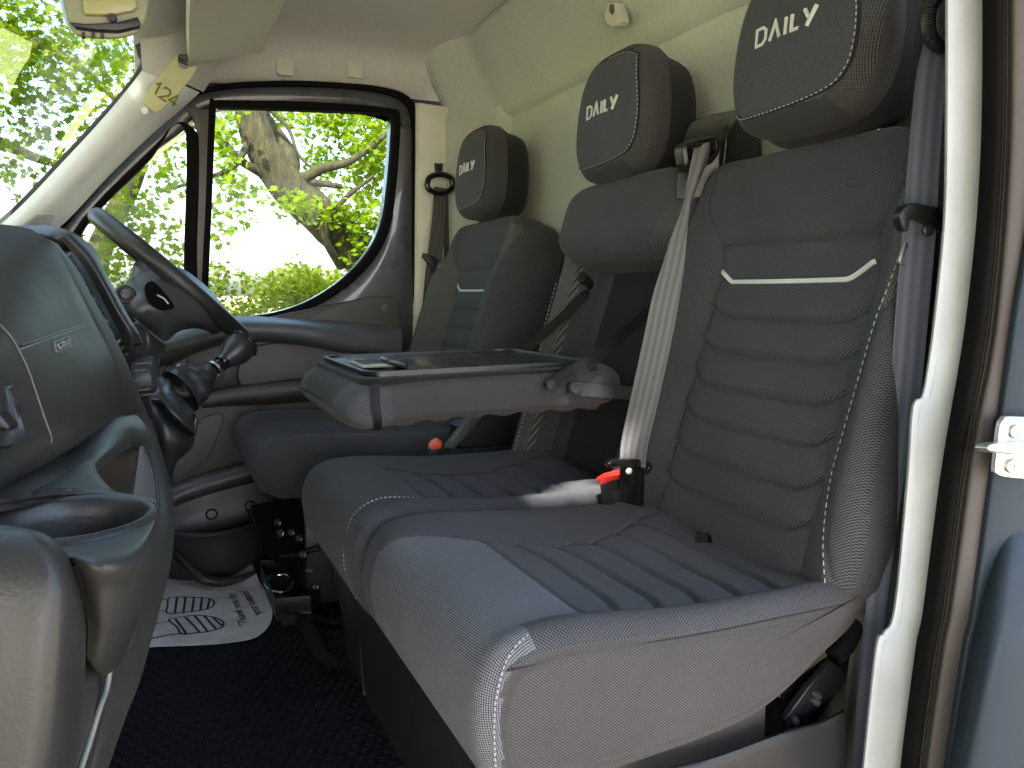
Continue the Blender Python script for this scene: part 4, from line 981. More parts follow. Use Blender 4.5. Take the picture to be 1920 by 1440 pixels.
for u in (156, 175, 192): prism('slot', [SP(u-3, 57+.02*u, YS-.004), SP(u+3, 57+.02*u, YS-.004), SP(u+3, 69, YS-.004), SP(u-3, 69, YS-.004)], (0, .01, 0), 'black', sh, 0)

# coat hook on the bulkhead
hk = thing('coat_hook', 'small cream coat hook high on the bulkhead above the middle seat', 'hook', (.93, 1.5, .6))
HP = np.array(bulk(1.50, .60)); u0 = px_ = None
Yh = 1.42; HX = bulk(Yh, .60)[0]; hb = atX(1146, 26, HX-.012)
prism('hook_body', [atX(u, v, HX-.05) for u, v in ((1138, 6), (1152, 4), (1158, 16), (1163, 40), (1158, 48), (1146, 51), (1136, 46), (1131, 36), (1134, 18))], (.022, 0, 0), 'trimw', hk, .004)
prism('hook_mouth', [atX(u, v, HX-.052) for u, v in ((1142, 8), (1150, 8), (1151, 22), (1147, 28), (1142, 22))], (.006, 0, 0), 'doorcard2', hk, .001)
prism('hook_stem', [atX(u, v, HX-.03) for u, v in ((1130, -20), (1152, -20), (1150, 8), (1140, 8))], (.03, 0, 0), 'trimw', hk, .003)

# far B-pillar trim, belt guide and driver belt
bp = thing('pillar_trim', 'cream upper trim of the far door pillar behind the driver window, with belt slot', 'pillar trim', (.80, 2.27, .1))
patch('trim_cover', [[(779, 196, 2.292), (779, 300, 2.292), (778, 420, 2.292), (777, 620, 2.292), (772, 800, 2.292)], [(786, 194, 2.275), (786, 300, 2.275), (785, 420, 2.275), (784, 620, 2.275), (780, 800, 2.275)],
                     [(812, 198, 2.265), (812, 300, 2.265), (812, 420, 2.265), (812, 620, 2.265), (812, 800, 2.265)], [(849, 203, 2.262), (849, 300, 2.262), (848, 420, 2.262), (848, 620, 2.262), (848, 800, 2.262)]], 'trimw', bp, .006)
lathe('belt_symbol_disc', [(.0175, 0), (.0175, .0015), (.015, .0028), (0, .0032)], atY(823, 233, 2.2642), (0, -1, 0), 'trimw', bp, 28)
for k in range(3):
    a = 2*math.pi*k/3+.5; c = atY(823, 233, 2.2602); tube('symbol_mark', [c+np.array([.003*math.cos(a), 0, .003*math.sin(a)]), c+np.array([.011*math.cos(a+.5), 0, .011*math.sin(a+.5)])], .0011, 'tag', bp, 6)
ring('belt_slot', D((813, 253), (831, 253), (832, 345), (813, 345), Y=2.2625), D((815, 256), (829, 256), (829, 342), (815, 342), Y=2.2625), (0, .004, 0), 'trimw', bp, .001, 60)
plate('height_latch', [(815, 306), (831, 306), (830, 320), (826, 322), (826, 326), (818, 326), (817, 320)], 2.252, .012, 'black', bp, .002)
sb = thing('seat_belt', 'grey driver seat belt hanging from its black loop on the far pillar', 'seat belt', (.8, 2.24, .1), 'seat belts')
ribbon('webbing', [atY(826, 352, 2.235), atY(824, 400, 2.225), atY(820, 440, 2.215), atY(814, 490, 2.20)], [.042, .044, .045, .045], (1, 0, 0), 'belt', sb, .0015)
ribbon('webbing', [atY(836, 355, 2.25), atY(838, 420, 2.25), atY(838, 520, 2.25)], .02, (1, 0, 0), 'belt', sb, .0015)
ribbon('webbing', [atY(812, 490, 2.20), atY(806, 530, 2.20), atY(795, 640, 2.20)], [.040, .034, .030], (1, 0, .2), 'belt', sb, .0015)
lp = []
for k in range(33):
    a = 2*math.pi*k/32; lp.append(atY(825+24*math.cos(a), 347+15*math.sin(a)-(5 if math.sin(a) < -.2 else 0), 2.222))
tube('belt_loop', lp, .0085, 'gloss', sb, 10)
plate('lower_guide', [(795, 474), (812, 480), (824, 488), (818, 496), (814, 512), (812, 514), (808, 500), (800, 490), (793, 482)], 2.19, .012, 'black', sb, .003)

# ---- near door pillar with seal, striker and body paint, close to the camera on the right
npl = thing('door_pillar', 'open front door pillar at the right edge: pale trim strip, black seal, grey painted body', 'door pillar', (.78, .5, -.72))
def vstrip(name, pts, mat, parent, th=.006, sub=6, flip=False):
    """pts: rows along the height of (u, v, Y) across the strip"""
    return patch(name, pts, mat, parent, th, sub, flip)
vstrip('trim_strip', [[(1772, -80, .560), (1778, -80, .548), (1815, -80, .544), (1842, -80, .540)], [(1772, 200, .560), (1777, 200, .548), (1812, 200, .544), (1841, 200, .540)],
                      [(1769, 400, .560), (1773, 400, .548), (1804, 400, .544), (1832, 400, .540)], [(1751, 590, .560), (1755, 590, .548), (1785, 590, .544), (1812, 590, .540)],
                      [(1738, 690, .560), (1741, 690, .548), (1768, 690, .544), (1797, 690, .540)], [(1728, 742, .560), (1730, 742, .548), (1757, 742, .544), (1788, 742, .540)],
                      [(1710, 765, .560), (1713, 765, .548), (1750, 765, .544), (1784, 765, .540)], [(1700, 900, .560), (1703, 900, .548), (1735, 900, .544), (1762, 900, .540)],
                      [(1676, 1140, .560), (1679, 1140, .548), (1706, 1140, .544), (1731, 1140, .540)], [(1655, 1185, .560), (1659, 1185, .548), (1694, 1185, .544), (1723, 1185, .540)],
                      [(1640, 1220, .560), (1644, 1220, .548), (1684, 1220, .544), (1716, 1220, .540)], [(1616, 1440, .560), (1620, 1440, .548), (1652, 1440, .544), (1688, 1440, .540)], [(1600, 1600, .560), (1604, 1600, .548), (1640, 1600, .544), (1676, 1600, .540)]], 'trimn', npl, .008)
def seal_rows(offs, Ys):
    base = [(-80, 1841), (200, 1840), (400, 1831), (590, 1811), (690, 1796), (765, 1783), (900, 1761), (1140, 1730), (1220, 1715), (1440, 1687), (1600, 1675)]
    wsc = [1, 1, 1, 1.05, 1.05, 1.0, .98, .95, .95, .9, .85]
    return [[(u+o*k, v, y) for o, y in zip(offs, Ys)] for (v, u), k in zip(base, wsc)]
vstrip('door_seal', seal_rows([0, 5, 18, 34, 44, 50], [.543, .534, .520, .512, .514, .525]), 'rubber', npl, .006)
M['rubberl'] = plastic('worn_rubber_lip', (.04, .037, .034), .7, .6, 500, spec=.1)
vstrip('seal_lip', seal_rows([43, 46, 49, 53], [.5145, .509, .509, .516]), 'rubberl', npl, .004)
M['flange'] = plastic('dusty_grey_flange', (.085, .076, .074), .6, .2, 600, spec=.2)
vstrip('painted_flange', seal_rows([50, 56, 75, 100], [.520, .505, .498, .494]), 'flange', npl, .003)
base_r = [(-80, 1938), (200, 1938), (400, 1928), (590, 1900), (690, 1886), (765, 1875), (900, 1855), (1140, 1822), (1220, 1805), (1440, 1772), (1600, 1752)]
rows = []
for v, u in base_r:
    w2 = 1.0; rows.append([(u-3, v, .4945), (u+8, v, .488), (u+28, v, .484), (u+60, v, .480), (u+120, v, .474), (u+260, v, .462), (u+420, v, .44)])
vstrip('painted_pillar', rows, 'paint', npl, .004)
# wheel-well side bulge of the painted sill at the foot of the pillar
patch('painted_bulge', [[(1860, 1010, .492), (1900, 985, .484), (1950, 985, .478), (2050, 990, .47)], [(1835, 1120, .492), (1880, 1080, .468), (1940, 1060, .462), (2050, 1050, .455)],
                        [(1800, 1290, .492), (1850, 1240, .455), (1925, 1180, .445), (2050, 1150, .44)], [(1765, 1500, .492), (1810, 1450, .450), (1910, 1380, .432), (2050, 1330, .42)], [(1740, 1620, .492), (1800, 1590, .45), (1900, 1560, .43), (2050, 1540, .41)]], 'paint', npl, .003)
st = bpy.data.objects.new('striker', None); COL.objects.link(st); st.parent = npl; st.location = Vector([float(q) for q in atY(1895, 838, .474)])-wloc(npl)
YK = .470
prism('striker_plate', catmull([atY(u, v, YK+.004*(u-1880)/60*-1) for u, v in ((1882, 786), (1890, 781), (1935, 783), (1960, 790), (1960, 885), (1935, 898), (1885, 895), (1868, 888), (1866, 878), (1872, 820), (1876, 795))], 3, True), (.003, .006, 0), 'steel', st, .0012)
for u, v in ((1901, 808), (1894, 873)):
    lathe('striker_bolt', [(0, .0025), (.0022, .0025), (.0028, .004), (.0062, .004), (.0072, .002), (.0072, 0), (.009, 0), (.009, -.001)], atY(u, v, YK-.0015), (-.35, -.95, 0), 'steel', st, 20)
prism('striker_bar', catmull([atY(u, v, YK-.010) for u, v in ((1853, 838), (1862, 832), (1890, 829), (1915, 826), (1940, 826), (1940, 850), (1915, 853), (1880, 850), (1856, 846))], 3, True), (.002, .014, -.002), 'steel', st, .0025, back_bev=False)

# lower inner trim of the near pillar, and the dark space behind the seat foot
patch('pillar_lower_trim', [[(1725, -80, .64), (1765, -80, .62), (1790, -80, .565)], [(1700, 400, .64), (1750, 400, .62), (1782, 400, .565)], [(1670, 700, .64), (1710, 700, .62), (1745, 700, .565)], [(1640, 900, .64), (1670, 900, .62), (1710, 900, .565)], [(1600, 1180, .64), (1635, 1180, .62), (1668, 1180, .565)], [(1560, 1480, .64), (1600, 1480, .62), (1628, 1480, .565)]], 'plastic', npl, .01)
nb = thing('seat_belt', 'grey outer seat belt, tinted for the blue skylight, running down the near pillar from a black ribbed loop', 'seat belt', (.76, .60, 0), 'seat belts')
M['beltblue'] = webbing('sky_tinted_webbing', (.072, .082, .118), (.125, .138, .18))  # blue of the reflected sky put into the grey webbing
ribbon('webbing', [atY(1757, 75, .600), atY(1745, 150, .600), atY(1732, 300, .600), atY(1724, 420, .598), atY(1712, 560, .596), atY(1694, 760, .594), atY(1668, 960, .592), atY(1640, 1200, .590), atY(1615, 1440, .590), atY(1606, 1540, .590)],
       [.026, .030, .0325, .0345, .0345, .033, .030, .026, .024, .022], (.80, -.6, 0), 'beltblue', nb, .0015)
tube('belt_loop', catmull([atY(u, v, .588) for u, v in ((1765, -20), (1752, 0), (1742, 22), (1741, 55), (1748, 76), (1762, 88), (1778, 90))], 6), .0075, 'black', nb, 12)
bm = bmesh.new()
for k in range(12): bx(bm, Vector(atY(1741+1.5*abs(k-5)*.3, 12+k*5.6, .5803)), (.006, .004, .0014), None, .0003, 1)
tag(bm_obj('loop_ribs', bm, 'black', nb), kind='stuff')
prism('lower_guide', catmull([atY(u, v, .582) for u, v in ((1688, 402), (1700, 385), (1715, 379), (1735, 384), (1768, 394), (1768, 436), (1745, 420), (1720, 408), (1708, 412), (1704, 432), (1694, 428))], 4, True), (.006, .014, 0), 'black', nb, .004)
lathe('guide_button', [(0, .003), (.003, .003), (.0035, .004), (.0065, .003), (.0065, 0)], atY(1738, 432, .578), (-.3, -1, 0), 'black', nb, 20)
prism('pull_tab', [atY(u, v, .592) for u, v in ((1700, 453), (1704, 458), (1692, 492), (1700, 500), (1688, 494), (1686, 488))], (.0, .003, 0), 'steel', nb, .0005)

# shoulder belt of the middle place: housing on the bench shoulder, webbing, tongue, buckles
rt = thing('belt_retractor', 'black belt housing standing on the seat shoulder between two head restraints', 'belt housing', (.84, 1.02, .15))
def RT(u, v, Y): return atY(u, v, Y)
M['retr'] = plastic('satin_black_housing', (.013, .014, .013), .30, .25, 1500)
patch('housing', [[(1268, 372, 1.045), (1271, 330, 1.045), (1276, 300, 1.045), (1285, 255, 1.05), (1300, 228, 1.08), (1335, 214, 1.12)],
                  [(1305, 370, 1.030), (1306, 335, 1.030), (1308, 310, 1.030), (1312, 262, 1.03), (1325, 228, 1.06), (1358, 210, 1.10)],
                  [(1345, 362, 1.015), (1346, 330, 1.015), (1347, 300, 1.012), (1352, 258, 1.01), (1362, 225, 1.03), (1385, 206, 1.07)],
                  [(1362, 355, 1.010), (1364, 325, 1.005), (1367, 295, 1.000), (1371, 258, .995), (1380, 232, 1.0), (1396, 212, 1.03)],
                  [(1368, 340, 1.03), (1422, 318, 1.04), (1428, 300, 1.04), (1427, 270, 1.04), (1424, 240, 1.04), (1412, 215, 1.06)]], 'retr', rt, .008, sub=8)
ring('slot_surround', catmull([RT(u, v, 1.008) for u, v in ((1278, 272), (1300, 262), (1325, 256), (1341, 256), (1347, 268), (1345, 290), (1330, 308), (1300, 314), (1284, 314), (1279, 300))], 5, True),
     catmull([RT(u, v, 1.004) for u, v in ((1289, 276), (1302, 269), (1322, 263), (1335, 262), (1341, 270), (1340, 285), (1328, 296), (1304, 300), (1292, 300), (1289, 292))], 5, True), (0, .016, 0), 'retr', rt, .003, 90)
prism('slot_hole', catmull([RT(u, v, 1.012) for u, v in ((1287, 274), (1302, 267), (1322, 261), (1337, 260), (1343, 270), (1341, 288), (1328, 300), (1304, 304), (1290, 304), (1287, 292))], 4, True), (0, .006, 0), 'gloss', rt, .001)
tube('slot_bar', [RT(1290, 277, 1.002), RT(1310, 272, 1.000), RT(1336, 268, 1.002)], .0035, 'gloss', rt)
mb = thing('seat_belt', 'pale grey belt pulled from the shoulder housing across the middle place to its buckle', 'seat belt', (.7, 1.0, -.3), 'seat belts')
wp = [(1316, 270, 1.000, .024), (1311, 290, .992, .022), (1298, 340, .975, .016), (1290, 370, .965, .010), (1284, 400, .955, .014), (1272, 450, .945, .026), (1262, 500, .94, .036), (1248, 560, .935, .044), (1232, 640, .935, .046), (1210, 740, .95, .046), (1190, 830, .97, .046), (1186, 870, .975, .046)]
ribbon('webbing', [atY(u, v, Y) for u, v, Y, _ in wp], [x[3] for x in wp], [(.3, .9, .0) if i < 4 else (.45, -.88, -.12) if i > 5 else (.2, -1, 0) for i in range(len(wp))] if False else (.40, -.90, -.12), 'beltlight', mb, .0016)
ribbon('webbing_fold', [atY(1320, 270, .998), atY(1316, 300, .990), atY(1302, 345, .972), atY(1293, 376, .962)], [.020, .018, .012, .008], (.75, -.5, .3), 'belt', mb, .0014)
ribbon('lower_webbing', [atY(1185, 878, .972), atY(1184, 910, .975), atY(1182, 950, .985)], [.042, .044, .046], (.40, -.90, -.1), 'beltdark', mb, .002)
TG = .962
ring('belt_tongue', catmull([atY(u, v, TG) for u, v in ((1138, 869), (1150, 862), (1180, 861), (1210, 863), (1222, 872), (1222, 880), (1214, 889), (1204, 887), (1198, 876), (1170, 874), (1146, 877))], 4, True),
     catmull([atY(u, v, TG) for u, v in ((1148, 870), (1156, 866), (1180, 865), (1206, 867), (1214, 873), (1212, 879), (1205, 877), (1198, 872), (1170, 871), (1152, 873))], 4, True), (0, .008, 0), 'gloss', mb, .002, 80)
prism('tongue_bar', [atY(u, v, TG-.002) for u, v in ((1141, 868), (1150, 862), (1208, 863), (1222, 871), (1221, 880), (1212, 876), (1150, 872))], (.004, .010, 0), 'gloss', mb, .0025)
lathe('button', [(0, .0012), (.0018, .0012), (.0026, .0028), (.0048, .0024), (.0056, 0), (.0056, -.002)], atY(1179, 883, TG-.001), (-.3, -1, .1), 'steel', mb, 20)
bk = thing('belt_buckle', 'black belt buckle with red button standing between middle and near seats', 'belt buckle', (.66, 1.0, -.33), 'belt buckles')
prism('buckle_body', [atY(u, v, 1.0) for u, v in ((1124, 906), (1136, 902), (1164, 898), (1166, 935), (1150, 948), (1128, 946))], (.02, .022, 0), 'black', bk, .003)
prism('buckle_button', [atY(u, v, .998) for u, v in ((1124, 905), (1138, 896), (1168, 888), (1168, 897), (1146, 902), (1126, 911))], (.006, .020, .002), 'red', bk, .0015)
bk2 = thing('belt_buckle', 'black belt stalk with orange-red button beside the driver seat cushion', 'belt buckle', (.55, 1.6, -.34), 'belt buckles')
prism('buckle_button', [atY(u, v, 1.56) for u, v in ((805, 840), (812, 832), (822, 827), (830, 832), (826, 841), (812, 844))], (.004, .022, .004), 'orange', bk2, .002)
prism('buckle_body', [atY(u, v, 1.565) for u, v in ((804, 842), (826, 838), (832, 832), (836, 842), (812, 862), (800, 862))], (.004, .024, .0), 'black', bk2, .002)
M['stalk'] = plastic('grey_stalk_plastic', (.055, .065, .06), .4, .2)
prism('stalk_cover', [atY(u, v, 1.57) for u, v in ((834, 840), (880, 780), (905, 772), (908, 778), (874, 820), (852, 843))], (.004, .022, .0), 'stalk', bk2, .004)
gt = prism('green_clip', [atY(u, v, 1.72) for u, v in ((775, 783), (780, 779), (784, 785), (783, 792), (776, 788))], (0, .006, 0), 'green', None, .001)
tag(gt, 'tiny green clip showing under the folded table on the driver seat', 'clip')
pl_ = prism('floor_plate', [atY(u, v, 1.60) for u, v in ((858, 800), (905, 772), (960, 775), (968, 838), (860, 842))], (0, .05, 0), 'black', drv, .006)
pl_.name = 'seat_inner_cover'

# seat pedestals and metalwork
pd = thing('seat_pedestal', 'dark seat box under the two passenger seats with a pressed front panel', 'pedestal', (.5, 1.0, -.72))
patch('pedestal_front', [[(.288, 1.44, -.45), (.288, 1.2, -.45), (.288, .9, -.45), (.288, .66, -.45), (.30, .635, -.45), (.34, .63, -.45)], [(.300, 1.44, -.55), (.300, 1.2, -.55), (.300, .9, -.55), (.300, .66, -.55), (.31, .635, -.55), (.34, .63, -.55)],
                         [(.315, 1.44, -.72), (.315, 1.2, -.72), (.315, .9, -.72), (.315, .66, -.72), (.325, .635, -.72), (.35, .63, -.72)]], 'plastic', pd, .006, raw=True, flip=True)
M['side2'] = plastic('warm_grey_carpeted_panel', (.075, .067, .060), .8, .8, 500)
patch('pedestal_side', [[(.335, .632, -.44), (.45, .632, -.44), (.60, .632, -.44), (.612, .640, -.44)], [(.335, .632, -.50), (.45, .632, -.50), (.60, .632, -.50), (.612, .64, -.50)], [(.335, .632, -.72), (.45, .632, -.72), (.60, .632, -.72), (.612, .64, -.72)]], 'side2', pd, .006, raw=True)
tube('front_crease', catmull([atX(675, 1195, .300), atX(683, 1300, .307), atX(700, 1330, .309), atX(760, 1440, .316), atX(790, 1500, .318)], 8), .0022, 'plastic', pd)
M['moulding'] = plastic('dark_moulding', (.012, .012, .012), .45, .5, 900)
patch('pedestal_moulding', [[(1200, 1450, .60), (1330, 1420, .60), (1467, 1372, .60), (1540, 1352, .60), (1580, 1330, .60)], [(1200, 1462, .585), (1330, 1432, .585), (1467, 1384, .585), (1540, 1364, .585), (1584, 1342, .585)],
                            [(1200, 1560, .58), (1330, 1540, .58), (1467, 1500, .58), (1540, 1480, .58), (1590, 1460, .58)]], 'moulding', pd, .006, flip=False)
def group_of(name, parent, loc):
    o = bpy.data.objects.new(name, None); COL.objects.link(o); o.parent = parent; o.location = Vector(loc)-wloc(parent); o.empty_display_size = .05; return o
hg = group_of('hinge_bracket', near, (.66, .63, -.45))
prism('hinge_plate', [atY(u, v, .625) for u, v in ((1515, 1290), (1560, 1240), (1584, 1262), (1578, 1290), (1530, 1355), (1478, 1372), (1472, 1350))], (0, .008, 0), 'black_metal', hg, .002)
prism('hinge_web', [atY(u, v, .655) for u, v in ((1470, 1300), (1590, 1210), (1610, 1290), (1560, 1400), (1470, 1400))], (0, .006, 0), 'black', hg, .002)
for u, v in ((1534, 1304), (1531, 1317), (1492, 1352)): lathe('bolt', [(0, .003), (.0035, .003), (.0042, 0), (.0042, -.003)], atY(u, v, .623), (-.2, -1, 0), 'steel', hg, 16)
tube('lift_tube', catmull([atY(1604, 1085, .66), atY(1608, 1120, .655), atY(1604, 1165, .645), atY(1588, 1205, .64), atY(1562, 1232, .64)], 8), .0115, 'black_metal', hg, 14)
# metal seat frame under the driver and middle seats, with the jack tray
fr_ = group_of('frame', drv, (.3, 1.6, -.72))
tube('adjust_bar', catmull([atY(466, 955, 1.82), atY(480, 985, 1.80), atY(510, 1030, 1.76), atY(530, 1042, 1.74), atY(570, 1036, 1.70), atY(600, 1030, 1.68)], 8), .005, 'black_metal', fr_)
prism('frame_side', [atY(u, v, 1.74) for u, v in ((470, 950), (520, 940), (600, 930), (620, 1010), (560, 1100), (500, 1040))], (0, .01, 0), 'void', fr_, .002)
box('frame_box', (.48, 1.92, -.58), (.40, .42, .26), 'black', fr_, bev=.01)
box('frame_box', (.46, 1.52, -.60), (.26, .10, .22), 'black', fr_, bev=.006)
tube('frame_leg', [atY(612, 1010, 1.5), atY(640, 1110, 1.45), atY(655, 1200, 1.42)], .007, 'black_metal', fr_)
for k, (u, v) in enumerate(((520, 980), (545, 998), (560, 1010), (578, 1070), (566, 1040), (525, 1000), (590, 1100))): lathe('bolt', [(0, .004), (.004, .004), (.005, .001), (.008, 0), (.008, -.003)], atY(u, v, 1.70-.03*k), (-.4, -1, .3), 'black_metal', fr_, 14)
jt = thing('jack_tray', 'black plastic tray holding a round zinc ring on the floor before the seat frame', 'tray', (.27, 1.65, -.72))
zj = -.66
tc = [atZ(u, v, zj) for u, v in ((487, 1052), (580, 1047), (600, 1100), (582, 1118), (516, 1124))]
ring('tray_wall', tc, [np.array(p)*.985+np.mean(tc, 0)*.015+np.array([0, 0, -.002]) for p in tc], (0, 0, -.05), 'black', jt, .002, 80)
prism('tray_base', [tuple(p-np.array([0, 0, .04])) for p in tc], (0, 0, -.006), 'black', jt, .001)
cz = atZ(524, 1094, zj-.018); a_ = np.linspace(0, 2*math.pi, 41)
co, q_ = tube_co([cz+np.array([.032*math.cos(t), .032*math.sin(t), .01*math.sin(t)]) for t in a_], .006, 10); me = bpy.data.meshes.new('zinc_ring'); me.from_pydata([tuple(c) for c in co], [], [tuple(x) for x in q_]); link(me, 'zinc_ring', 'zinc', jt)
ribbon('jack_strap', [atZ(522, 1150, -.70), atZ(540, 1146, -.69), atZ(600, 1160, -.70), atZ(636, 1165, -.705)], .026, (0, 1, 0), 'beltdark', jt, .003)
ribbon('jack_strap', catmull([atZ(566, 1160, -.70), atZ(580, 1185, -.68), atZ(600, 1225, -.69), atZ(630, 1250, -.70)], 3), .03, (1, .2, 0), 'beltdark', jt, .002)
prism('jack_body', [tuple(p) for p in (atZ(520, 1128, -.69), atZ(580, 1126, -.69), atZ(584, 1146, -.69), atZ(526, 1150, -.69))], (0, 0, -.03), 'black_metal', jt, .003)

# ================================================================ DASHBOARD, WHEEL, GEAR LEVER
da = thing('dashboard', 'dark moulded dashboard along the left edge with airbag panel, grab shelf and cup holder', 'dashboard', (-.2, 1.3, -.3))
AP = patch('airbag_panel', [[(53, 438, 1.0), (20, 432, .97), (-20, 430, .93), (-90, 440, .88)], [(93, 467, 1.0), (55, 478, .92), (0, 495, .84), (-90, 520, .75)],
                       [(133, 540, 1.0), (90, 556, .88), (20, 585, .76), (-90, 640, .65)], [(167, 608, 1.0), (120, 622, .88), (35, 652, .72), (-90, 700, .60)],
                       [(200, 673, 1.0), (150, 700, .86), (60, 745, .70), (-90, 810, .58)], [(215, 725, 1.0), (165, 758, .85), (75, 812, .69), (-90, 888, .57)],
                       [(220, 775, 1.0), (170, 800, .85), (82, 850, .68), (-90, 936, .56)], [(203, 800, 1.0), (150, 822, .85), (60, 870, .68), (-90, 955, .56)]], 'dash', da, .006, sub=8)
patch('centre_panel', [[(55, 436, 1.003), (80, 444, 1.03), (106, 456, 1.08), (112, 462, 1.16)], [(95, 466, 1.003), (120, 478, 1.03), (145, 505, 1.08), (142, 515, 1.16)], [(135, 540, 1.003), (158, 548, 1.03), (178, 566, 1.08), (172, 570, 1.16)],
                       [(169, 608, 1.003), (192, 612, 1.03), (210, 622, 1.08), (204, 625, 1.16)], [(202, 673, 1.003), (222, 678, 1.03), (243, 692, 1.08), (236, 695, 1.16)], [(217, 725, 1.003), (240, 730, 1.03), (263, 745, 1.08), (256, 748, 1.16)],
                       [(223, 775, 1.003), (250, 775, 1.03), (281, 790, 1.07), (275, 792, 1.14)], [(225, 815, 1.003), (262, 815, 1.03), (297, 830, 1.06), (290, 832, 1.14)]], 'dash', da, .006, sub=8)
M['seamw'] = plastic('pale_edge', (.14, .14, .12), .35, 0)  # paler grey for the panel lines and badge
bpy.context.view_layer.update()
def on_surface(ob, u, v, off=0.0, Y=1.0):
    bv = BVHTree.FromPolygons([ob.matrix_world @ q.co for q in ob.data.vertices], [tuple(p.vertices) for p in ob.data.polygons])
    d = Vector(ray(u, v)).normalized(); h = bv.ray_cast(Vector((0, 0, 0)), d)
    return np.array(h[0]+(h[1] if h[1].dot(d) < 0 else -h[1])*off) if h[0] is not None else atY(u, v, Y)
def line_on(ob, pts, n=5): return [on_surface(ob, u, v, .0004, .8) for u, v in catmull(pts, n)]
tube('panel_line', line_on(AP, [(160, 609), (120, 621), (80, 635), (38, 650)]), .0016, 'black', da, 8)
tube('panel_line_edge', line_on(AP, [(160, 612), (120, 625), (80, 639), (38, 655)]), .0010, 'seamw', da, 8)
tube('panel_seam', catmull([atY(u, v, .999) for u, v in ((54, 437), (94, 466), (134, 539), (168, 607), (201, 672), (216, 724), (221, 774), (206, 799))], 8), .0013, 'seamw', da, 6)
tube('panel_seam', line_on(AP, [(0, 610), (20, 632), (36, 660), (52, 694), (68, 740), (84, 788), (95, 818), (95, 832)]), .0007, 'seamw', da, 6)
# embossed airbag mark on the panel (moulded badge with raised strokes)
EB = [on_surface(AP, u, v, .0005, .85) for u, v in ((98, 641), (128, 631), (131, 650), (103, 662))]
bvp = lambda s, t, o=0: EB[0]*(1-s)*(1-t)+EB[1]*s*(1-t)+EB[2]*s*t+EB[3]*(1-s)*t+np.array([.9, -.4, .1])*o
ring('airbag_badge', catmull([bvp(s, t, .001) for s, t in ((0, .1), (.1, 0), (.9, 0), (1, .1), (1, .9), (.9, 1), (.1, 1), (0, .9))], 3, True), catmull([bvp(s, t, .001) for s, t in ((.06, .14), (.14, .07), (.86, .07), (.94, .14), (.94, .86), (.86, .93), (.14, .93), (.06, .86))], 3, True), (-.004, .002, 0), 'seamw', da, .0006, 60)
for st_ in ([(.16, .3), (.22, .75), (.34, .75)], [(.42, .3), (.44, .75)], [(.36, .32), (.5, .3)], [(.56, .75), (.58, .3), (.68, .3), (.68, .75)], [(.76, .75), (.78, .3), (.88, .35), (.86, .55), (.77, .58)]):
    tube('badge_stroke', [bvp(s, t, .001) for s, t in st_], .0012, 'seamw', da, 6)
# side vent at the left picture edge
patch('side_vent', [[(-60, 700, .55), (0, 716, .60), (12, 722, .605), (20, 735, .605)], [(-60, 760, .54), (0, 765, .59), (26, 772, .60), (36, 775, .60)], [(-60, 810, .54), (0, 812, .585), (30, 810, .595), (46, 806, .60)], [(-60, 840, .54), (0, 838, .58), (30, 828, .59), (48, 815, .60)]], 'plastic', da, .006)
prism('vent_blade', [atY(u, v, .585) for u, v in ((-40, 770), (0, 778), (16, 800), (14, 808), (0, 806), (-40, 800))], (.004, .01, 0), 'black', da, .002)
# centre stack hood and its dark frame bar
patch('centre_hood', [[(-40, 426, 1.35), (20, 424, 1.35), (60, 422, 1.35), (95, 423, 1.35), (133, 434, 1.36), (160, 451, 1.38), (180, 470, 1.40), (192, 495, 1.42)],
                      [(-40, 436, 1.15), (20, 436, 1.15), (60, 437, 1.16), (100, 442, 1.18), (125, 455, 1.24), (148, 475, 1.30), (168, 497, 1.34), (184, 515, 1.38)],
                      [(-40, 450, 1.16), (20, 450, 1.16), (60, 452, 1.17), (90, 462, 1.20), (112, 480, 1.26), (135, 500, 1.31), (155, 520, 1.35), (172, 540, 1.38)]], 'plastic', da, .006)
patch('frame_bar', [[(112, 446, 1.22), (128, 440, 1.22), (145, 447, 1.24), (152, 452, 1.27)], [(150, 490, 1.22), (166, 483, 1.215), (180, 484, 1.235), (186, 490, 1.27)], [(180, 540, 1.22), (195, 533, 1.21), (210, 538, 1.23), (214, 545, 1.27)],
                    [(206, 590, 1.22), (221, 582, 1.21), (237, 588, 1.23), (240, 592, 1.27)], [(226, 630, 1.22), (243, 618, 1.21), (258, 622, 1.23), (262, 628, 1.27)], [(236, 649, 1.23), (250, 645, 1.22), (264, 642, 1.24), (268, 645, 1.27)]], 'plastic', da, .012)
for k in range(15):
    t = k/14; u = 132+t*108; v = 478+t*185+6*math.sin(t*3)
    box('vent_tooth', Vector(atY(u-2, v, 1.19)), (.006, .02, .004), 'doorcard2' if k % 3 == 0 else 'gloss', da, Matrix.Rotation(-.8, 3, 'Y'), .0008, 1)
patch('stack_core', [[(105, 455, 1.24), (140, 470, 1.28)], [(140, 520, 1.24), (180, 530, 1.28)], [(190, 600, 1.24), (225, 610, 1.28)], [(225, 680, 1.24), (262, 690, 1.28)], [(262, 790, 1.24), (292, 800, 1.28)], [(280, 860, 1.2), (305, 870, 1.25)]], 'black', da, .01)
lathe('round_bezel', [(0, 0), (.018, 0), (.020, .003), (.026, .003), (.028, -.002)], atY(262, 638, 1.30), (.8, -.5, .1), 'plastic', da, 32)
pk = lathe('climate_dial', [(0, .024), (.019, .024), (.022, .020), (.0235, .004), (.026, .003), (.026, 0)], atY(256, 712, 1.22), (.97, -.2, .1), 'plastic', da, 32)
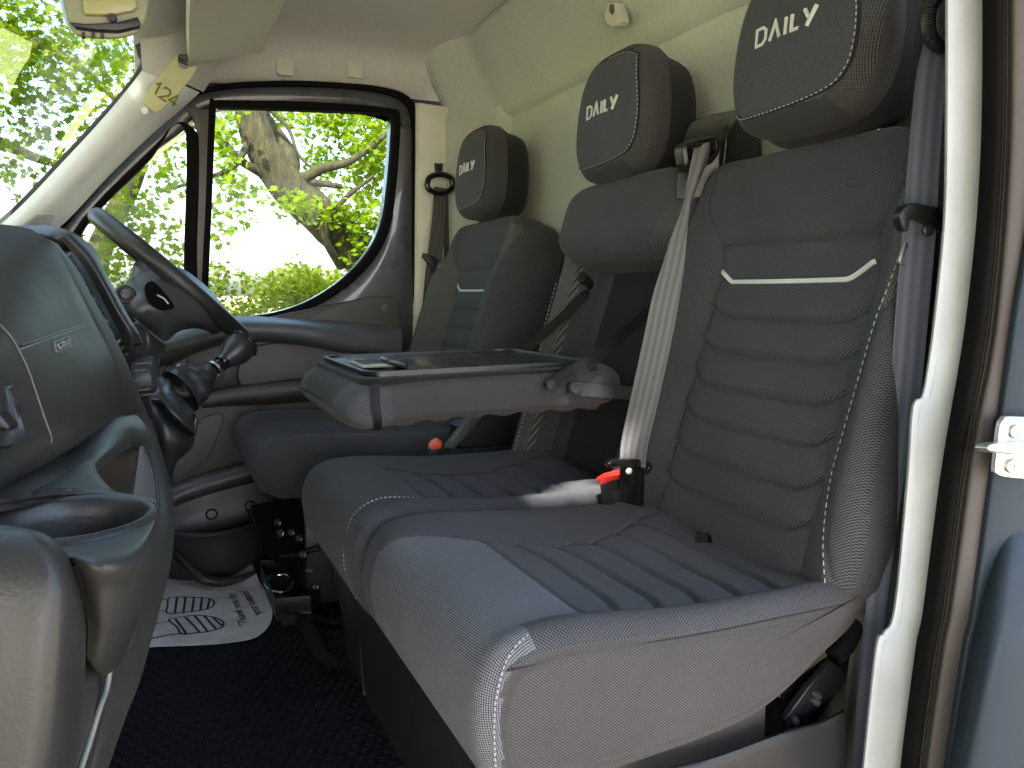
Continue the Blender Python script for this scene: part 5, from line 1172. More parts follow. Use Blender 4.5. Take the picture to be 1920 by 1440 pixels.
for k in range(10):
    a = 2*math.pi*k/10; c = Vector(atY(256, 712, 1.22)); R_ = Vector((.97, -.2, .1)).normalized().to_track_quat('Z', 'Y').to_matrix()
    box('dial_rib', c+R_ @ Vector((.0235*math.cos(a), .0235*math.sin(a), .011)), (.0025, .0025, .018), 'doorcard2', da, R_, .0006, 1)
lathe('climate_dial', [(0, .022), (.012, .022), (.0135, .02), (.014, 0)], atY(260, 688, 1.24), (.97, -.2, .1), 'plastic', da, 24)
# grab shelf under the airbag panel
patch('grab_shelf', [[(-90, 955, .56), (40, 882, .67), (120, 838, .80), (200, 797, .95), (235, 778, 1.02)], [(-90, 975, .53), (40, 905, .62), (128, 852, .76), (208, 786, .93), (255, 778, 1.0)],
                     [(-90, 990, .50), (50, 930, .575), (142, 868, .72), (226, 796, .91), (272, 800, .98)], [(-90, 1000, .475), (58, 945, .55), (158, 876, .69), (240, 818, .90), (284, 838, .95)],
                     [(-90, 1020, .48), (66, 958, .55), (170, 892, .69), (248, 838, .90), (286, 860, .95)]], 'dashlow', da, .006, sub=8)
CC = atZ(131, 973, -.126); rr1, rr2 = .0385, .0448
a_ = np.linspace(0, 2*math.pi, 73)
def cupring():
    prof = [(rr2+.001, -.012), (rr2+.002, -.002), (rr2-.0015, .0022), (rr1+.003, .0022), (rr1, -.0005), (rr1-.002, -.010), (rr1-.004, -.05), (rr1-.006, -.075), (0.0, -.076)]
    return lathe('cup_holder', prof, CC+np.array([0, 0, 0]), (.02, -.02, 1), 'dashlow', da, 56, 60)
cupring()
def rimpt(r, deg, dz): return tuple(CC+np.array([r*math.cos(math.radians(deg)), r*math.sin(math.radians(deg)), dz]))
NK = [[atY(*p) for p in r] for r in ([(-90, 985, .50), (30, 935, .56), (110, 895, .64), (155, 868, .70), (176, 862, .73)], [(-90, 970, .485), (30, 938, .53), (115, 910, .58), (165, 890, .64), (184, 888, .68)], [(-90, 955, .47), (22, 940, .50), (115, 922, .535), (190, 915, .56), (222, 926, .585)])]
NK.append([rimpt(rr2+.004, d, .0008) for d in (185, 140, 95, 55, 28)]); NK.append([rimpt(rr2-.0005, d, -.0006) for d in (190, 145, 95, 50, 10)])
patch('shelf_neck', NK, 'dashlow', da, .005, sub=8, raw=True)
PD = [[rimpt(rr2+.0005, d, -.002) for d in (256, 283, 307, 337, 5)]]+[[atY(*p) for p in r] for r in ([(128, 1044, 0.388), (170, 1050, 0.373), (220, 1048, 0.376), (262, 1042, 0.396), (286, 1030, 0.433)],
                  [(155, 1100, 0.388), (185, 1108, 0.378), (222, 1108, 0.383), (256, 1100, 0.403), (278, 1085, 0.438)], [(165, 1170, 0.395), (188, 1178, 0.388), (214, 1178, 0.393), (240, 1170, 0.413), (262, 1150, 0.448)],
                  [(163, 1228, 0.408), (178, 1247, 0.403), (197, 1251, 0.410), (216, 1240, 0.428), (240, 1212, 0.458)], [(170, 1240, 0.433), (182, 1262, 0.433), (197, 1266, 0.433), (214, 1256, 0.453), (236, 1230, 0.483)])]
patch('cup_pod', PD, 'dashlow', da, .005, sub=8, raw=True)
patch('shelf_arm', [[(238, 780, 1.01), (262, 774, 1.02), (285, 788, 1.03)], [(256, 802, .97), (283, 815, 1.0), (304, 850, 1.0)], [(276, 845, .93), (300, 870, .93), (318, 900, .92)], [(289, 900, .86), (310, 915, .86), (326, 940, .85)],
                    [(296, 955, .79), (314, 968, .785), (328, 985, .78)], [(290, 1010, .70), (308, 1030, .695), (321, 1055, .70)], [(276, 1060, .62), (294, 1090, .615), (307, 1115, .62)], [(252, 1130, .56), (272, 1162, .56), (287, 1188, .565)],
                    [(222, 1215, .52), (246, 1252, .52), (263, 1275, .525)], [(190, 1262, .49), (216, 1320, .49), (236, 1345, .50)], [(166, 1330, .47), (190, 1390, .47), (206, 1432, .48)], [(130, 1420, .455), (160, 1490, .455), (178, 1520, .46)]], 'dash', da, .008, sub=7)
patch('recess_back', [[(170, 850, 1.0), (230, 830, 1.02), (280, 820, 1.04)], [(175, 900, .98), (240, 900, 1.0), (292, 890, 1.02)], [(180, 980, .9), (250, 985, .92), (300, 975, .94)]], 'doorcard', da, .006)
patch('recess_panel', [[(262, 838, .90), (268, 836, .905), (274, 840, .91)], [(258, 870, .86), (272, 872, .87), (286, 876, .88)], [(252, 915, .80), (274, 916, .82), (294, 918, .83)], [(246, 958, .76), (272, 964, .77), (296, 958, .78)]], 'doorcard2', da, .005)
tube('recess_edge', catmull([atY(u, v, Y) for u, v, Y in ((274, 838, .90), (286, 870, .87), (293, 905, .83), (298, 952, .775))], 8), .0016, 'gloss', da, 8)
patch('glovebox_lid', [[(-90, 985, 0.407), (0, 984, 0.402), (55, 992, 0.397), (90, 1004, 0.400), (105, 1014, 0.412)], [(-90, 1004, 0.387), (20, 1004, 0.382), (80, 1014, 0.378), (122, 1040, 0.382), (138, 1058, 0.397)],
                       [(-90, 1080, 0.374), (30, 1080, 0.368), (98, 1088, 0.364), (138, 1108, 0.373), (158, 1132, 0.392)], [(-90, 1200, 0.367), (26, 1200, 0.360), (92, 1206, 0.357), (130, 1216, 0.366), (160, 1240, 0.390)],
                       [(-90, 1330, 0.362), (20, 1330, 0.355), (80, 1338, 0.353), (118, 1352, 0.362), (148, 1390, 0.387)], [(-90, 1500, 0.360), (10, 1500, 0.352), (58, 1500, 0.351), (96, 1500, 0.360), (128, 1520, 0.382)], [(-90, 1600, 0.360), (0, 1600, 0.352), (45, 1600, 0.351), (80, 1600, 0.360), (110, 1620, 0.382)]], 'dashlow', da, .006, sub=8)
patch('glovebox_edge', [[(152, 1120, .425), (166, 1140, .44), (180, 1150, .46), (200, 1160, .49)], [(150, 1225, .415), (168, 1236, .43), (186, 1258, .45), (208, 1266, .485)], [(138, 1300, .405), (158, 1312, .415), (180, 1325, .435), (196, 1335, .47)],
                        [(118, 1400, .40), (142, 1408, .408), (158, 1415, .425), (174, 1425, .455)], [(90, 1520, .40), (112, 1520, .405), (128, 1520, .42), (146, 1530, .45)]], 'dashlow', da, .005)
tube('pull_line', catmull([atY(u, v, Y) for u, v, Y in ((207, 1243, .450), (200, 1290, .445), (186, 1330, .435), (168, 1390, .425), (150, 1445, .415))], 8), .0016, 'seamw', da, 8)
bx_ = lambda n, a, b, m, p: box(n, Vector(((a[0]+b[0])/2, (a[1]+b[1])/2, (a[2]+b[2])/2)), (b[0]-a[0], b[1]-a[1], b[2]-a[2]), m, p, bev=.02)
bx_('dash_core', (-.48, .46, -.60), (-.17, 2.22, .00), 'black', da)
bx_('footwell_front', (-.54, .42, -.74), (-.30, 2.30, -.10), 'black', da)
bx_('dash_top', (-.50, 1.0, .0), (-.19, 2.24, .035), 'plastic', da)
# instrument shroud and knee panel behind the steering wheel
M['shroud'] = plastic('shroud_plastic', (.050, .053, .052), .38, .3, 1300)
patch('instrument_shroud', [[(215, 575, 1.75), (224, 545, 1.75), (248, 520, 1.76), (285, 507, 1.78), (335, 502, 1.80), (372, 524, 1.82), (402, 552, 1.84), (432, 590, 1.86)],
                            [(222, 590, 1.70), (236, 565, 1.68), (262, 548, 1.68), (300, 540, 1.70), (340, 545, 1.72), (375, 562, 1.74), (405, 585, 1.78), (425, 606, 1.82)],
                            [(240, 602, 1.69), (256, 590, 1.66), (280, 582, 1.66), (312, 585, 1.67), (345, 592, 1.70), (376, 600, 1.73), (400, 612, 1.78), (412, 624, 1.82)],
                            [(254, 606, 1.72), (270, 612, 1.70), (288, 622, 1.70), (310, 640, 1.71), (335, 622, 1.74), (365, 616, 1.78), (390, 622, 1.82), (396, 628, 1.84)]], 'shroud', da, .006, sub=8)
patch('knee_panel', [[(246, 598, 1.60), (270, 614, 1.60), (290, 630, 1.62), (312, 648, 1.64)], [(258, 640, 1.55), (275, 650, 1.56), (292, 660, 1.58), (304, 668, 1.60)], [(266, 672, 1.55), (276, 674, 1.56), (285, 678, 1.57), (294, 680, 1.58)], [(280, 720, 1.6), (284, 725, 1.6), (290, 730, 1.6), (296, 735, 1.62)]], 'plastic', da, .006)
tube('trim_gap', catmull([atY(u, v, 1.585) for u, v in ((252, 598), (280, 622), (311, 647))], 6), .003, 'black', da, 8)
prism('shroud_pocket', catmull([atY(u, v, 1.655) for u, v in ((272, 535), (282, 527), (292, 531), (310, 550), (326, 572), (322, 580), (300, 581), (280, 568), (272, 550))], 4, True), (0, .02, 0), 'void', da, .001)  # flat black prism stands in for the shade of a hollow
tube('pocket_line', [atY(u, v, 1.65) for u, v in ((295, 553), (308, 560), (316, 570))], .0016, 'silver', da, 6)
lathe('ignition_ring', [(.010, .002), (.014, .004), (.018, .002), (.019, -.004)], atY(236, 552, 1.675), (.2, -1, .25), 'plastic', da, 28)
lathe('ignition_barrel', [(0, .001), (.005, .001), (.008, 0), (.010, -.004)], atY(236, 552, 1.67), (.2, -1, .25), 'doorcard2', da, 24)

sw = thing('steering_wheel', 'dark leather steering wheel seen almost edge on before the quarter light', 'steering wheel', (.05, 1.93, .03))
WC = np.array([.048, 1.93, .034]); WD = np.array([.727, 0, -.687]); WY = np.array([0, 1., 0]); WN = np.array([-.687, 0, -.727])
RW = .196
rim = [WC+RW*(math.cos(t)*WD+math.sin(t)*WY)+WN*.0 for t in np.linspace(0, 2*math.pi, 97)]
tube('rim', rim, .0187, 'wheel', sw, 16, cap=False)
tube('rim_stitching', [WC+(RW)*(math.cos(t)*WD+math.sin(t)*WY)+WN*.0-np.array([0, .0185, 0]) for t in np.linspace(-1.9, -1.2, 4)] if False else [WC+(RW+.0105)*(math.cos(t)*WD+math.sin(t)*WY)+WN*.0152 for t in np.linspace(-2.7, -.45, 50)], .0008, 'thread_dark', sw, 6)
lathe('hub', [(0, .045), (.055, .044), (.075, .03), (.08, .0), (.05, -.05), (.045, -.09)], WC+WN*.03, -WN, 'wheel', sw, 32)
for t in (math.pi/2, -math.pi/2, 0):
    ribbon('spoke', [WC+WN*.02+.05*(math.cos(t)*WD+math.sin(t)*WY), WC+WN*.012+.12*(math.cos(t)*WD+math.sin(t)*WY), WC+.190*(math.cos(t)*WD+math.sin(t)*WY)], [.06, .045, .05], np.cross(WN, math.cos(t)*WD+math.sin(t)*WY), 'wheel', sw, .02)
lathe('column', [(.05, 0), (.05, .16), (.06, .25)], WC+WN*.05, WN, 'shroud', sw, 28)

# gear console, gaiter and lever
gc = thing('gear_lever', 'gear lever with leather gaiter and ribbed knob rising from the console below the wheel', 'gear lever', atY(340, 830, 1.5))
patch('gaiter', [[(291, 706, 1.50), (315, 711, 1.49), (329, 730, 1.47), (345, 750, 1.45), (369, 778, 1.44)], [(288, 725, 1.42), (306, 727, 1.41), (322, 745, 1.40), (340, 768, 1.39), (366, 796, 1.40)],
                 [(284, 748, 1.38), (300, 752, 1.38), (318, 772, 1.37), (340, 792, 1.37), (364, 812, 1.38)], [(288, 760, 1.42), (300, 768, 1.42), (320, 788, 1.42), (342, 806, 1.42), (360, 822, 1.42)]], 'leather', gc, .004, sub=9)
def boot():
    n = 56; k = 40; A0 = atY(338, 735, 1.53); A1 = atY(397, 694, 1.56); ax = (A1-A0); L = np.linalg.norm(ax); ax /= L
    s1 = np.cross(ax, [0, 1, 0]); s1 /= np.linalg.norm(s1); s2 = np.cross(ax, s1); co = []; uv = []
    for i in range(n):
        t = i/(n-1); r = .030*(1-t)**1.1+.015+.006*math.sin(t*3.1)
        for j in range(k+1):
            a = 2*math.pi*j/k
            w_ = 1+.10*math.sin(a*3+t*4)*math.sin(math.pi*t)+.07*math.sin(a*4-t*7+1)*math.sin(math.pi*t)+.035*math.sin(t*17+a*1)*math.sin(math.pi*t)
            co.append(A0+ax*L*t+r*w_*(math.cos(a)*s1+math.sin(a)*s2)); uv.append((a*.05, t*.1))
    idx = np.arange(n*(k+1)).reshape(n, k+1); q = np.stack([idx[:-1, :-1], idx[1:, :-1], idx[1:, 1:], idx[:-1, 1:]], -1).reshape(-1, 4)
    return mesh_np('gaiter_sleeve', co, q, 'leather', gc, uv)
boot()
K0, K1 = atY(392, 700, 1.56), atY(452, 650, 1.60); KA = (K1-K0); KL = np.linalg.norm(KA); KA /= KL
lathe('lever_shaft', [(.017, -.005), (.017, .0), (.0125, .003), (.0115, .004), (.0115, .030), (.0135, .031), (.0155, .032), (.0165, .036), (.0165, .042)], K0, KA, 'gloss', gc, 28)
lathe('shaft_collar', [(.0155, .0), (.0175, .001), (.0175, .005), (.0155, .006)], K0+KA*.012, KA, 'steel', gc, 28)
lathe('knob', [(.0165, .040), (.0185, .046), (.0250, .058), (.0290, .070), (.0295, .082), (.0280, .093), (.025, .099)], K0, KA, 'leather', gc, 40)
lathe('knob_cap', [(.027, .0965), (.0285, .099), (.028, .1035), (.021, .108), (.0, .110)], K0, KA, 'gloss', gc, 40)
for k in range(16):
    a = 2*math.pi*k/16; R_ = Vector(KA).to_track_quat('Z', 'Y').to_matrix(); box('knob_rib', Vector(K0)+R_ @ Vector((.0285*math.cos(a), .0285*math.sin(a), .099)), (.004, .004, .006), 'black', gc, R_, .0008, 1)
P_ = catmull([atY(u, v, Y) for u, v, Y in ((300, 748, 1.373), (320, 738, 1.385), (336, 728, 1.41), (352, 720, 1.47))], 8); stitches('edge_stitching', P_, 'thread_dark', gc, .005, .003, .0008)
patch('console_body', [[(286, 758, 1.42), (300, 768, 1.41), (322, 788, 1.41), (346, 808, 1.42), (366, 822, 1.46)], [(290, 790, 1.40), (304, 796, 1.39), (322, 806, 1.39), (342, 820, 1.40), (362, 836, 1.44)],
                       [(298, 830, 1.40), (308, 834, 1.39), (320, 838, 1.39), (334, 844, 1.40), (348, 852, 1.44)], [(304, 880, 1.44), (310, 884, 1.43), (317, 884, 1.43), (322, 882, 1.44), (328, 876, 1.48)], [(300, 960, 1.5), (306, 960, 1.5), (312, 960, 1.5), (316, 955, 1.5), (320, 950, 1.52)]], 'plastic', gc, .006)
prism('console_rib', [atY(u, v, 1.40) for u, v in ((366, 778), (372, 788), (371, 800), (366, 818), (358, 822), (360, 800))], (.0, .03, 0), 'black', gc, .004)

# paper mat on the floor
pm = thing('paper_mat', 'white disposable paper floor mat printed with two shoe soles and thank you words', 'paper mat', (.05, 1.85, -.72))
pz_ = lambda x, y: FL+.0045+.0018*math.sin(x*31+1)*math.sin(y*23)+.016*sstep(.13, .21, x)*sstep(1.9, 2.08, y)+.008*sstep(.16, .22, x)
PC = [atZ(180, 1228, FL), atZ(245, 1218, FL), atZ(330, 1215, FL), atZ(420, 1210, FL), atZ(468, 1203, FL), atZ(494, 1190, FL), atZ(510, 1170, FL), atZ(508, 1140, FL), atZ(490, 1105, FL), atZ(466, 1066, FL), atZ(440, 1082, FL), atZ(415, 1093, FL), atZ(360, 1096, FL), atZ(300, 1096, FL), atZ(220, 1097, FL)]
def inside(p, poly):
    c = False; n = len(poly)
    for i in range(n):
        a, b = poly[i], poly[i-1]
        if (a[1] > p[1]) != (b[1] > p[1]) and p[0] < (b[0]-a[0])*(p[1]-a[1])/(b[1]-a[1])+a[0]: c = not c
    return c
PO = resample(catmull(PC, 6, True), 160, True)[:, :2]
def paper_sheet():
    bm = bmesh.new(); top = [bm.verts.new((x, y, pz_(x, y))) for x, y in PO]; f = bm.faces.new(top)
    bmesh.ops.triangulate(bm, faces=[f])
    for _ in range(6):
        es = [e for e in bm.edges if e.calc_length() > .014]
        if not es: break
        bmesh.ops.subdivide_edges(bm, edges=es, cuts=1); bmesh.ops.triangulate(bm, faces=[f for f in bm.faces if len(f.verts) > 3])
    for v in bm.verts: v.co.z = pz_(v.co.x, v.co.y)
    g = bmesh.ops.extrude_face_region(bm, geom=bm.faces[:]); bmesh.ops.translate(bm, verts=[v for v in g['geom'] if isinstance(v, bmesh.types.BMVert)], vec=(0, 0, -.0009))
    return bm_obj('sheet', bm, 'paper', pm, 60)
paper_sheet()
def ink(name, pts, wd=.0035, closed=False):
    P = np.array([atZ(u, v, FL+.005)[:2] for u, v in pts]); P = resample(P, max(6, int(np.linalg.norm(np.diff(P, axis=0), axis=1).sum()/.006)), closed)
    L, R_ = strip_poly([tuple(p) for p in P], wd, closed); k = len(P); co = [(p[0], p[1], pz_(p[0], p[1])+.0009) for p in L]+[(p[0], p[1], pz_(p[0], p[1])+.0009) for p in R_]
    f = [(i, (i+1) % k, k+(i+1) % k, k+i) for i in range(k if closed else k-1)]
    co += [(c[0], c[1], c[2]-.0006) for c in co]; f += [(2*k+b, 2*k+a, a, b) for a, b in [(i, (i+1) % k) for i in range(k-1)]]
    me = bpy.data.meshes.new(name); me.from_pydata([tuple(float(q) for q in c) for c in co], [], f); me.update(); return link(me, name, 'ink', pm, False)
Z2 = lambda x, y: (240+x/3.6, 860+y/3.6)
def Zs(*p): return [Z2(*q) for q in p]
ink('sole_outline', catmull(Zs((262, 1038), (268, 990), (278, 942), (380, 936), (480, 938), (548, 946), (582, 972), (570, 1000), (520, 1018), (420, 1030), (340, 1036)), 5, True), .0042, True)
for a, b in (((330, 940), (316, 1036)), ((388, 937), (374, 1034)), ((446, 937), (432, 1030)), ((500, 940), (488, 1024)), ((552, 950), (536, 1014))): ink('sole_bar', Zs(a, b), .0052)
ink('sole_outline', catmull(Zs((276, 1084), (350, 1068), (440, 1058), (540, 1064), (610, 1080), (645, 1104), (630, 1136), (560, 1162), (470, 1178), (364, 1188), (330, 1140)), 5, True), .0042, True)
for a, b in (((318, 1078), (392, 1186)), ((386, 1068), (484, 1176)), ((450, 1060), (538, 1168)), ((514, 1062), (596, 1150)), ((570, 1070), (636, 1124))): ink('sole_bar', Zs(a, b), .0052)
ink('heel_line', Zs((160, 948), (215, 952), (268, 950))); ink('heel_line', Zs((130, 1030), (200, 1026), (264, 1026))); ink('heel_line', Zs((150, 1014), (190, 1028)))
ink('heel_line', Zs((60, 1166), (140, 1145), (210, 1108), (280, 1098))); ink('heel_line', Zs((100, 1118), (200, 1112))); ink('heel_line', Zs((40, 1228), (140, 1216), (260, 1196), (370, 1186)), .0045); ink('heel_line', Zs((62, 1168), (105, 1216))); ink('heel_line', Zs((92, 1118), (165, 1214)), .0045)
def words(txt, p0, p1, up, size):
    """printed words laid flat on the sheet, running from pixel p0 towards p1"""
    c = bpy.data.curves.new('words', 'FONT'); c.body = txt; c.size = 1; c.shear = .25; c.space_character = .92
    o = bpy.data.objects.new('words', c); COL.objects.link(o); dg = bpy.context.evaluated_depsgraph_get(); me = bpy.data.meshes.new_from_object(o.evaluated_get(dg)); bpy.data.objects.remove(o)
    n = len(me.vertices); co = np.empty(n*3); me.vertices.foreach_get('co', co); co = co.reshape(-1, 3); w0 = co[:, 0].max()
    A = atZ(*p0, FL+.005); B = atZ(*p1, FL+.005); U_ = atZ(*up, FL+.005)-A; ux = (B-A)/w0; uy = U_/np.linalg.norm(U_)*size
    P = A+co[:, :1]*ux+co[:, 1:2]*uy; P[:, 2] = [pz_(x, y)+.0016 for x, y in P[:, :2]]
    me.vertices.foreach_set('co', P.astype(np.float32).ravel()); me.update(); return link(me, 'printed_words', 'ink', pm, False)
words('"Thank you for', Z2(818, 1130), Z2(718, 905), Z2(760, 1140), .027)
words('your custom"', Z2(905, 1060), Z2(800, 880), Z2(850, 1075), .027)

# ================================================================ TREES, HEDGE
rng = np.random.default_rng(7)
def leaves(name, centres, radii, counts, mat, parent=None, size=(.05, .085), flat=.6, keep=None):
    out = [(0, -.55), (.16, -.30), (.52, -.38), (.36, -.05), (.62, .22), (.26, .26), (0, .72), (-.26, .26), (-.62, .22), (-.36, -.05), (-.52, -.38), (-.16, -.30)]
    k = len(out); T = np.array([(x, y, -.10*abs(x)-.08*y*y) for x, y in out]+[(0, 0, .02)])
    C = []
    for c, r, n in zip(centres, radii, counts):
        p = rng.normal(size=(int(n), 3)); p /= np.linalg.norm(p, axis=1)[:, None]; rad = rng.random(int(n))**(1/2.2)
        C.append(np.array(c)+p*rad[:, None]*np.array(r))
    C = np.vstack(C)
    if keep is not None: C = C[keep(C)]
    n = len(C); s = rng.uniform(*size, n)
    nz = rng.normal(size=(n, 3)); nz[:, 2] += flat*2; nz /= np.linalg.norm(nz, axis=1)[:, None]
    t = rng.normal(size=(n, 3)); t -= nz*(t*nz).sum(1)[:, None]; t /= np.linalg.norm(t, axis=1)[:, None]; b = np.cross(nz, t)
    V = C[:, None]+s[:, None, None]*(T[None, :, 0:1]*t[:, None]+T[None, :, 1:2]*b[:, None]+T[None, :, 2:3]*nz[:, None])
    V = V.reshape(-1, 3); base = (np.arange(n)*(k+1))[:, None]
    tri = np.array([(k, i, (i+1) % k) for i in range(k)]); F = (base[:, None]+tri[None]).reshape(-1, 3)
    me = bpy.data.meshes.new(name); me.vertices.add(len(V)); me.vertices.foreach_set('co', V.astype(np.float32).ravel())
    me.loops.add(F.size); me.loops.foreach_set('vertex_index', F.astype(np.int32).ravel()); me.polygons.add(len(F)); me.polygons.foreach_set('loop_start', np.arange(0, F.size, 3, dtype=np.int32)); me.update(calc_edges=True)
    return link(me, name, mat, parent, False)
def limb(path, r0, r1, name, parent, k=14, knob=.04):
    P = catmull(path, 10); n = len(P); R_ = np.linspace(r0, r1, n)*(1+knob*np.sin(np.arange(n)*.9)*.5+knob*rng.normal(size=n)*.3)
    return tube(name, P, R_, 'bark', parent, k)
def clumps(spec, den=1.0):
    c, r, n = [], [], []
    for u, v, Y, ru, rv, d in spec:
        p = atY(u, v, Y); sc = Y*1.06/FPX; a, b = ru*sc, rv*sc; dep = max(.25, .8*min(a, b)); c.append(p); r.append((a, dep, b)); n.append(den*d*a*b*1900)
    return c, r, n
# big maple beyond the driver door: leaning mossy trunk
t1 = thing('maple_tree', 'big leaning maple with mossy trunk seen through the driver window', 'tree', atY(800, 900, 6.2), 'maple trees round the van')
limb([atY(u, v, Y) for u, v, Y in ((830, 830, 6.4), (790, 640, 6.35), (728, 545, 6.3), (668, 470, 6.2), (600, 405, 6.15), (540, 350, 6.1), (495, 285, 6.1), (470, 215, 6.1), (450, 120, 6.1), (435, 0, 6.2))], .205, .085, 'trunk', t1)
limb([atY(u, v, Y) for u, v, Y in ((520, 350, 6.1), (545, 300, 6.3), (500, 225, 6.6), (470, 160, 6.9))], .09, .03, 'limb', t1, 10)
limb([atY(u, v, Y) for u, v, Y in ((480, 285, 6.1), (520, 300, 6.2), (560, 335, 6.3), (640, 350, 6.4))], .07, .02, 'limb', t1, 10)
limb([atY(u, v, Y) for u, v, Y in ((545, 350, 6.1), (600, 318, 6.0), (660, 300, 5.9), (740, 240, 5.8))], .05, .018, 'limb', t1, 8)
limb([atY(u, v, Y) for u, v, Y in ((500, 330, 6.1), (450, 300, 6.0), (400, 250, 5.9), (330, 230, 5.8))], .04, .012, 'limb', t1, 8)
limb([atY(u, v, Y) for u, v, Y in ((470, 260, 6.1), (440, 310, 5.9), (400, 330, 5.7), (300, 360, 5.4))], .03, .01, 'limb', t1, 8)
limb([atY(u, v, Y) for u, v, Y in ((500, 200, 6.3), (540, 240, 6.2), (560, 290, 6.1), (600, 330, 6.0))], .02, .008, 'branch', t1, 8)
limb([atY(u, v, Y) for u, v, Y in ((640, 500, 6.2), (610, 440, 6.0), (640, 380, 5.9), (700, 330, 5.8))], .04, .012, 'branch', t1, 8)
W1 = [(650, 250, 6.4, 90, 55, 1.3), (700, 330, 6.2, 55, 70, 1.6), (690, 420, 6.0, 50, 60, 1.6), (620, 330, 6.6, 60, 45, 1.1), (600, 400, 6.0, 50, 32, 1.0), (540, 375, 5.8, 50, 26, .9), (720, 500, 6.0, 40, 50, 1.4), (430, 330, 5.6, 35, 50, .8), (440, 400, 5.6, 45, 30, .8),
      (430, 240, 6.2, 30, 45, .9), (420, 440, 5.4, 28, 24, .7), (600, 222, 6.6, 80, 26, 1.1), (520, 215, 7.0, 50, 16, .8), (660, 470, 6.0, 26, 40, .9), (760, 260, 6.5, 60, 120, 1.0), (590, 300, 6.8, 40, 25, .8), (650, 215, 6.3, 90, 22, 1.3), (700, 270, 6.0, 50, 60, 1.6), (660, 400, 5.9, 45, 40, 1.3), (705, 510, 5.8, 24, 50, 1.5), (560, 395, 5.7, 50, 22, 1.0), (415, 285, 5.7, 16, 60, 1.4), (430, 215, 5.8, 30, 20, .8), (540, 225, 6.6, 40, 20, 1.0), (450, 360, 5.6, 40, 24, .7)]
c, r, n = clumps(W1, 1.9); leaves('crown', c, r, n, 'leaf', t1, (.030, .055))
t2 = thing('maple_tree', 'bright leafy maple seen through the quarter light behind the steering wheel', 'tree', atY(240, 900, 5.2), 'maple trees round the van')
limb([atY(u, v, Y) for u, v, Y in ((150, 1000, 5.5), (200, 700, 5.6), (180, 500, 5.6), (250, 330, 5.6), (300, 150, 5.6))], .10, .05, 'trunk', t2)
W2 = [(310, 280, 5.4, 42, 38, 1.0), (260, 320, 5.0, 45, 35, .9), (320, 350, 5.2, 35, 40, 1.0), (250, 390, 4.8, 60, 34, 1.1), (200, 400, 4.6, 40, 40, 1.1), (300, 440, 5.0, 50, 40, 1.2), (200, 470, 4.6, 50, 40, 1.3), (330, 510, 5.0, 40, 40, .9), (260, 500, 4.8, 60, 30, 1.1), (240, 430, 4.8, 60, 30, 1.0), (180, 350, 5, 40, 40, .8)]
c, r, n = clumps(W2, 1.8); leaves('crown', c, r, n, 'leaf', t2, (.028, .048))
t3 = thing('maple_tree', 'overhanging maple filling the upper left of the windscreen', 'tree', atY(-200, 900, 5.5), 'maple trees round the van')
limb([atY(u, v, Y) for u, v, Y in ((-300, 1000, 6), (-260, 600, 6), (-240, 300, 5.8), (-200, 0, 5.6))], .18, .10, 'trunk', t3)
for q in (((-200, 100), (0, 60), (140, 120), (230, 200)), ((-220, 260), (-60, 250), (80, 300), (200, 330)), ((-200, -60), (40, -80), (160, 0), (200, 60))): limb([atY(u, v, 5.2) for u, v in q], .05, .012, 'limb', t3, 8)
W3 = [(20, 30, 4.0, 100, 70, 1.5), (120, 90, 4.2, 90, 60, 1.3), (30, 130, 4.0, 80, 60, 1.5), (200, 130, 4.6, 70, 60, 1.2), (100, 190, 4.4, 90, 50, 1.0), (220, 60, 4.8, 50, 80, 1.2), (40, 230, 4.2, 60, 40, .8), (180, 220, 4.8, 60, 50, 1.0), (90, 280, 4.6, 80, 36, .8), (10, 300, 4.3, 40, 30, .6),
      (170, 290, 5, 50, 30, .8), (20, 350, 4.4, 22, 24, .7), (60, 330, 4.5, 50, 22, .7), (-80, 100, 4, 90, 160, 1.2), (-60, 300, 4.2, 60, 60, .8)]
c, r, n = clumps(W3, 1.9); leaves('crown', c, r, n, 'leaf', t3, (.024, .042))
# canopies added out of view to shade the cab and colour its light
t4 = thing('maple_tree', 'unseen maple canopy added over the front of the van for green light and shade', 'tree', (-4.5, 3.0, GROUND), 'maple trees round the van')
limb([(-4.5, 3.0, GROUND), (-4.4, 3.1, 1.0), (-4.0, 3.4, 3.0), (-3.0, 3.6, 4.6)], .25, .12, 'trunk', t4)
PATCH = [((.690, 1.165, -.325), .010), ((.665, 1.10, -.325), .012), ((.625, 1.135, -.325), .004), ((.60, 1.07, -.325), .008), ((.645, 1.045, -.325), .006), ((.56, 1.085, -.325), .002), ((.70, 1.075, -.325), .004), ((.53, 1.055, -.325), .000)]  # gaps cut in the added crown so sun patches reach the cushion
S_ = np.array(SUNV)
def shade_keep(C):
    m = np.ones(len(C), bool)
    for p, r_ in PATCH:
        d = C-np.array(p); t = d @ S_; m &= ~((t > .5) & (np.linalg.norm(d-t[:, None]*S_, axis=1) < r_+.038))
    return m
c = []; r = []; n = []
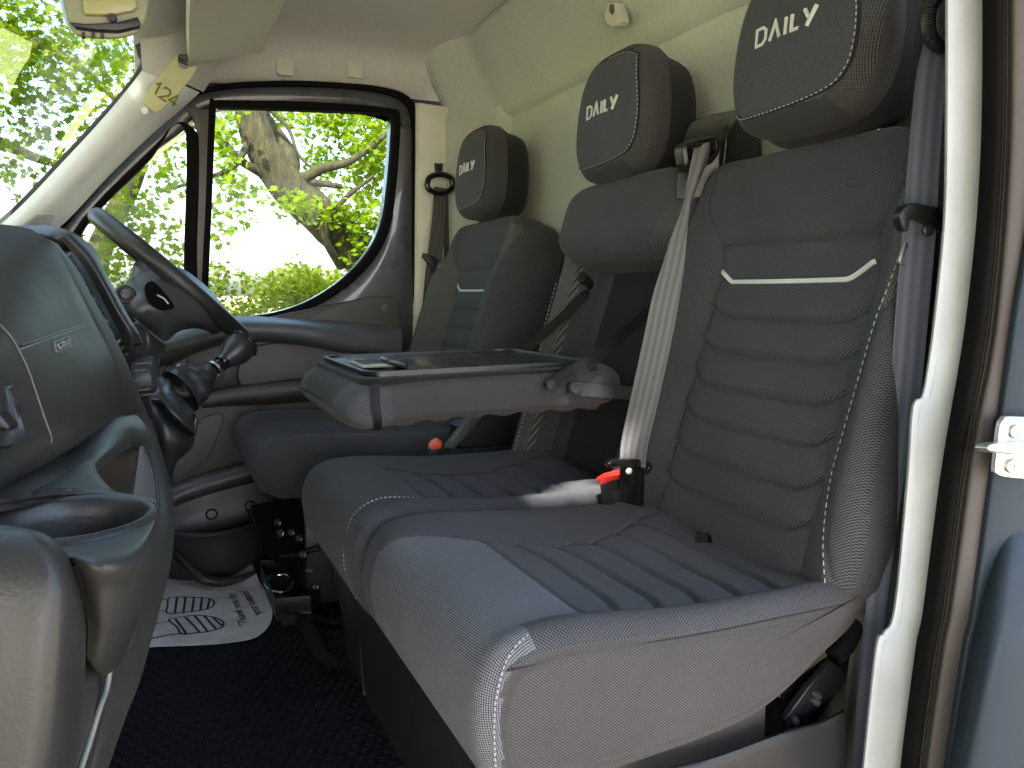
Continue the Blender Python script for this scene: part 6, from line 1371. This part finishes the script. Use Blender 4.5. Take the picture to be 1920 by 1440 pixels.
for i in range(60):
    x, y = rng.uniform(-7, -2.2), rng.uniform(2.0, 8); z = rng.uniform(2.4, 5.0)+.2*max(0, y-4); c.append((x, y, z)); r.append((.9, .9, .5)); n.append(380)
for i in range(60): c.append((rng.uniform(-6.5, -3.4), rng.uniform(-3, 4), rng.uniform(-.6, 4.2))); r.append((.9, .9, .8)); n.append(420)
leaves('crown', c, r, n, 'leaf', t4, (.06, .11))
t5 = thing('maple_tree', 'unseen maple added behind the camera, shaped to shade the open door', 'tree', (-3.2, -5.4, GROUND), 'maple trees round the van')  # added tree, its crown set across the sunlight to the door
ctr = np.array([.35, .9, -.1])+S_*3.8
limb([(ctr[0]-1.5, ctr[1]-1.2, GROUND), (ctr[0]-1.3, ctr[1]-1.0, 1.0), (ctr[0]-.8, ctr[1]-.6, 2.6), tuple(ctr)], .18, .08, 'trunk', t5)
c = []; r = []; n = []
e1 = np.cross(S_, [0, 0, 1]); e1 /= np.linalg.norm(e1); e2 = np.cross(e1, S_)
for i in range(12):
    for j in range(12):
        a, b = (i-5.5)*.36+rng.normal()*.05, (j-5.5)*.36+rng.normal()*.05; c.append(ctr+e1*a+e2*b+S_*rng.uniform(-.5, .5)); r.append((.36, .36, .36)); n.append(800)
leaves('crown', c, r, n, 'leafd', t5, (.055, .09), keep=shade_keep)
# hedge
hd = thing('hedge', 'bright yellow-green hedge below the driver window', 'hedge', atY(520, 640, 4.6))
c = []; r = []; n = []
for i in range(46):
    u = rng.uniform(60, 700); v = rng.uniform(545, 640)+(20*math.sin(u*.03)); c.append(atY(u, v, rng.uniform(4.2, 5.0))); r.append((.22, .22, .16)); n.append(300)
for u, v in ((400, 525), (430, 530), (560, 520), (540, 540), (470, 545), (600, 535), (410, 545), (620, 545)): c.append(atY(u, v, 4.5)); r.append((.10, .10, .13)); n.append(70)
o = leaves('leaf_mass', c, r, n, 'leafh', hd, (.018, .034)); o['kind'] = 'stuff'
for i in range(12):
    u = 80+i*55; limb([atY(u, 900, 4.6), atY(u+4, 720, 4.6), atY(u+10, 600, 4.6)], .02, .008, 'stem', hd, 6)
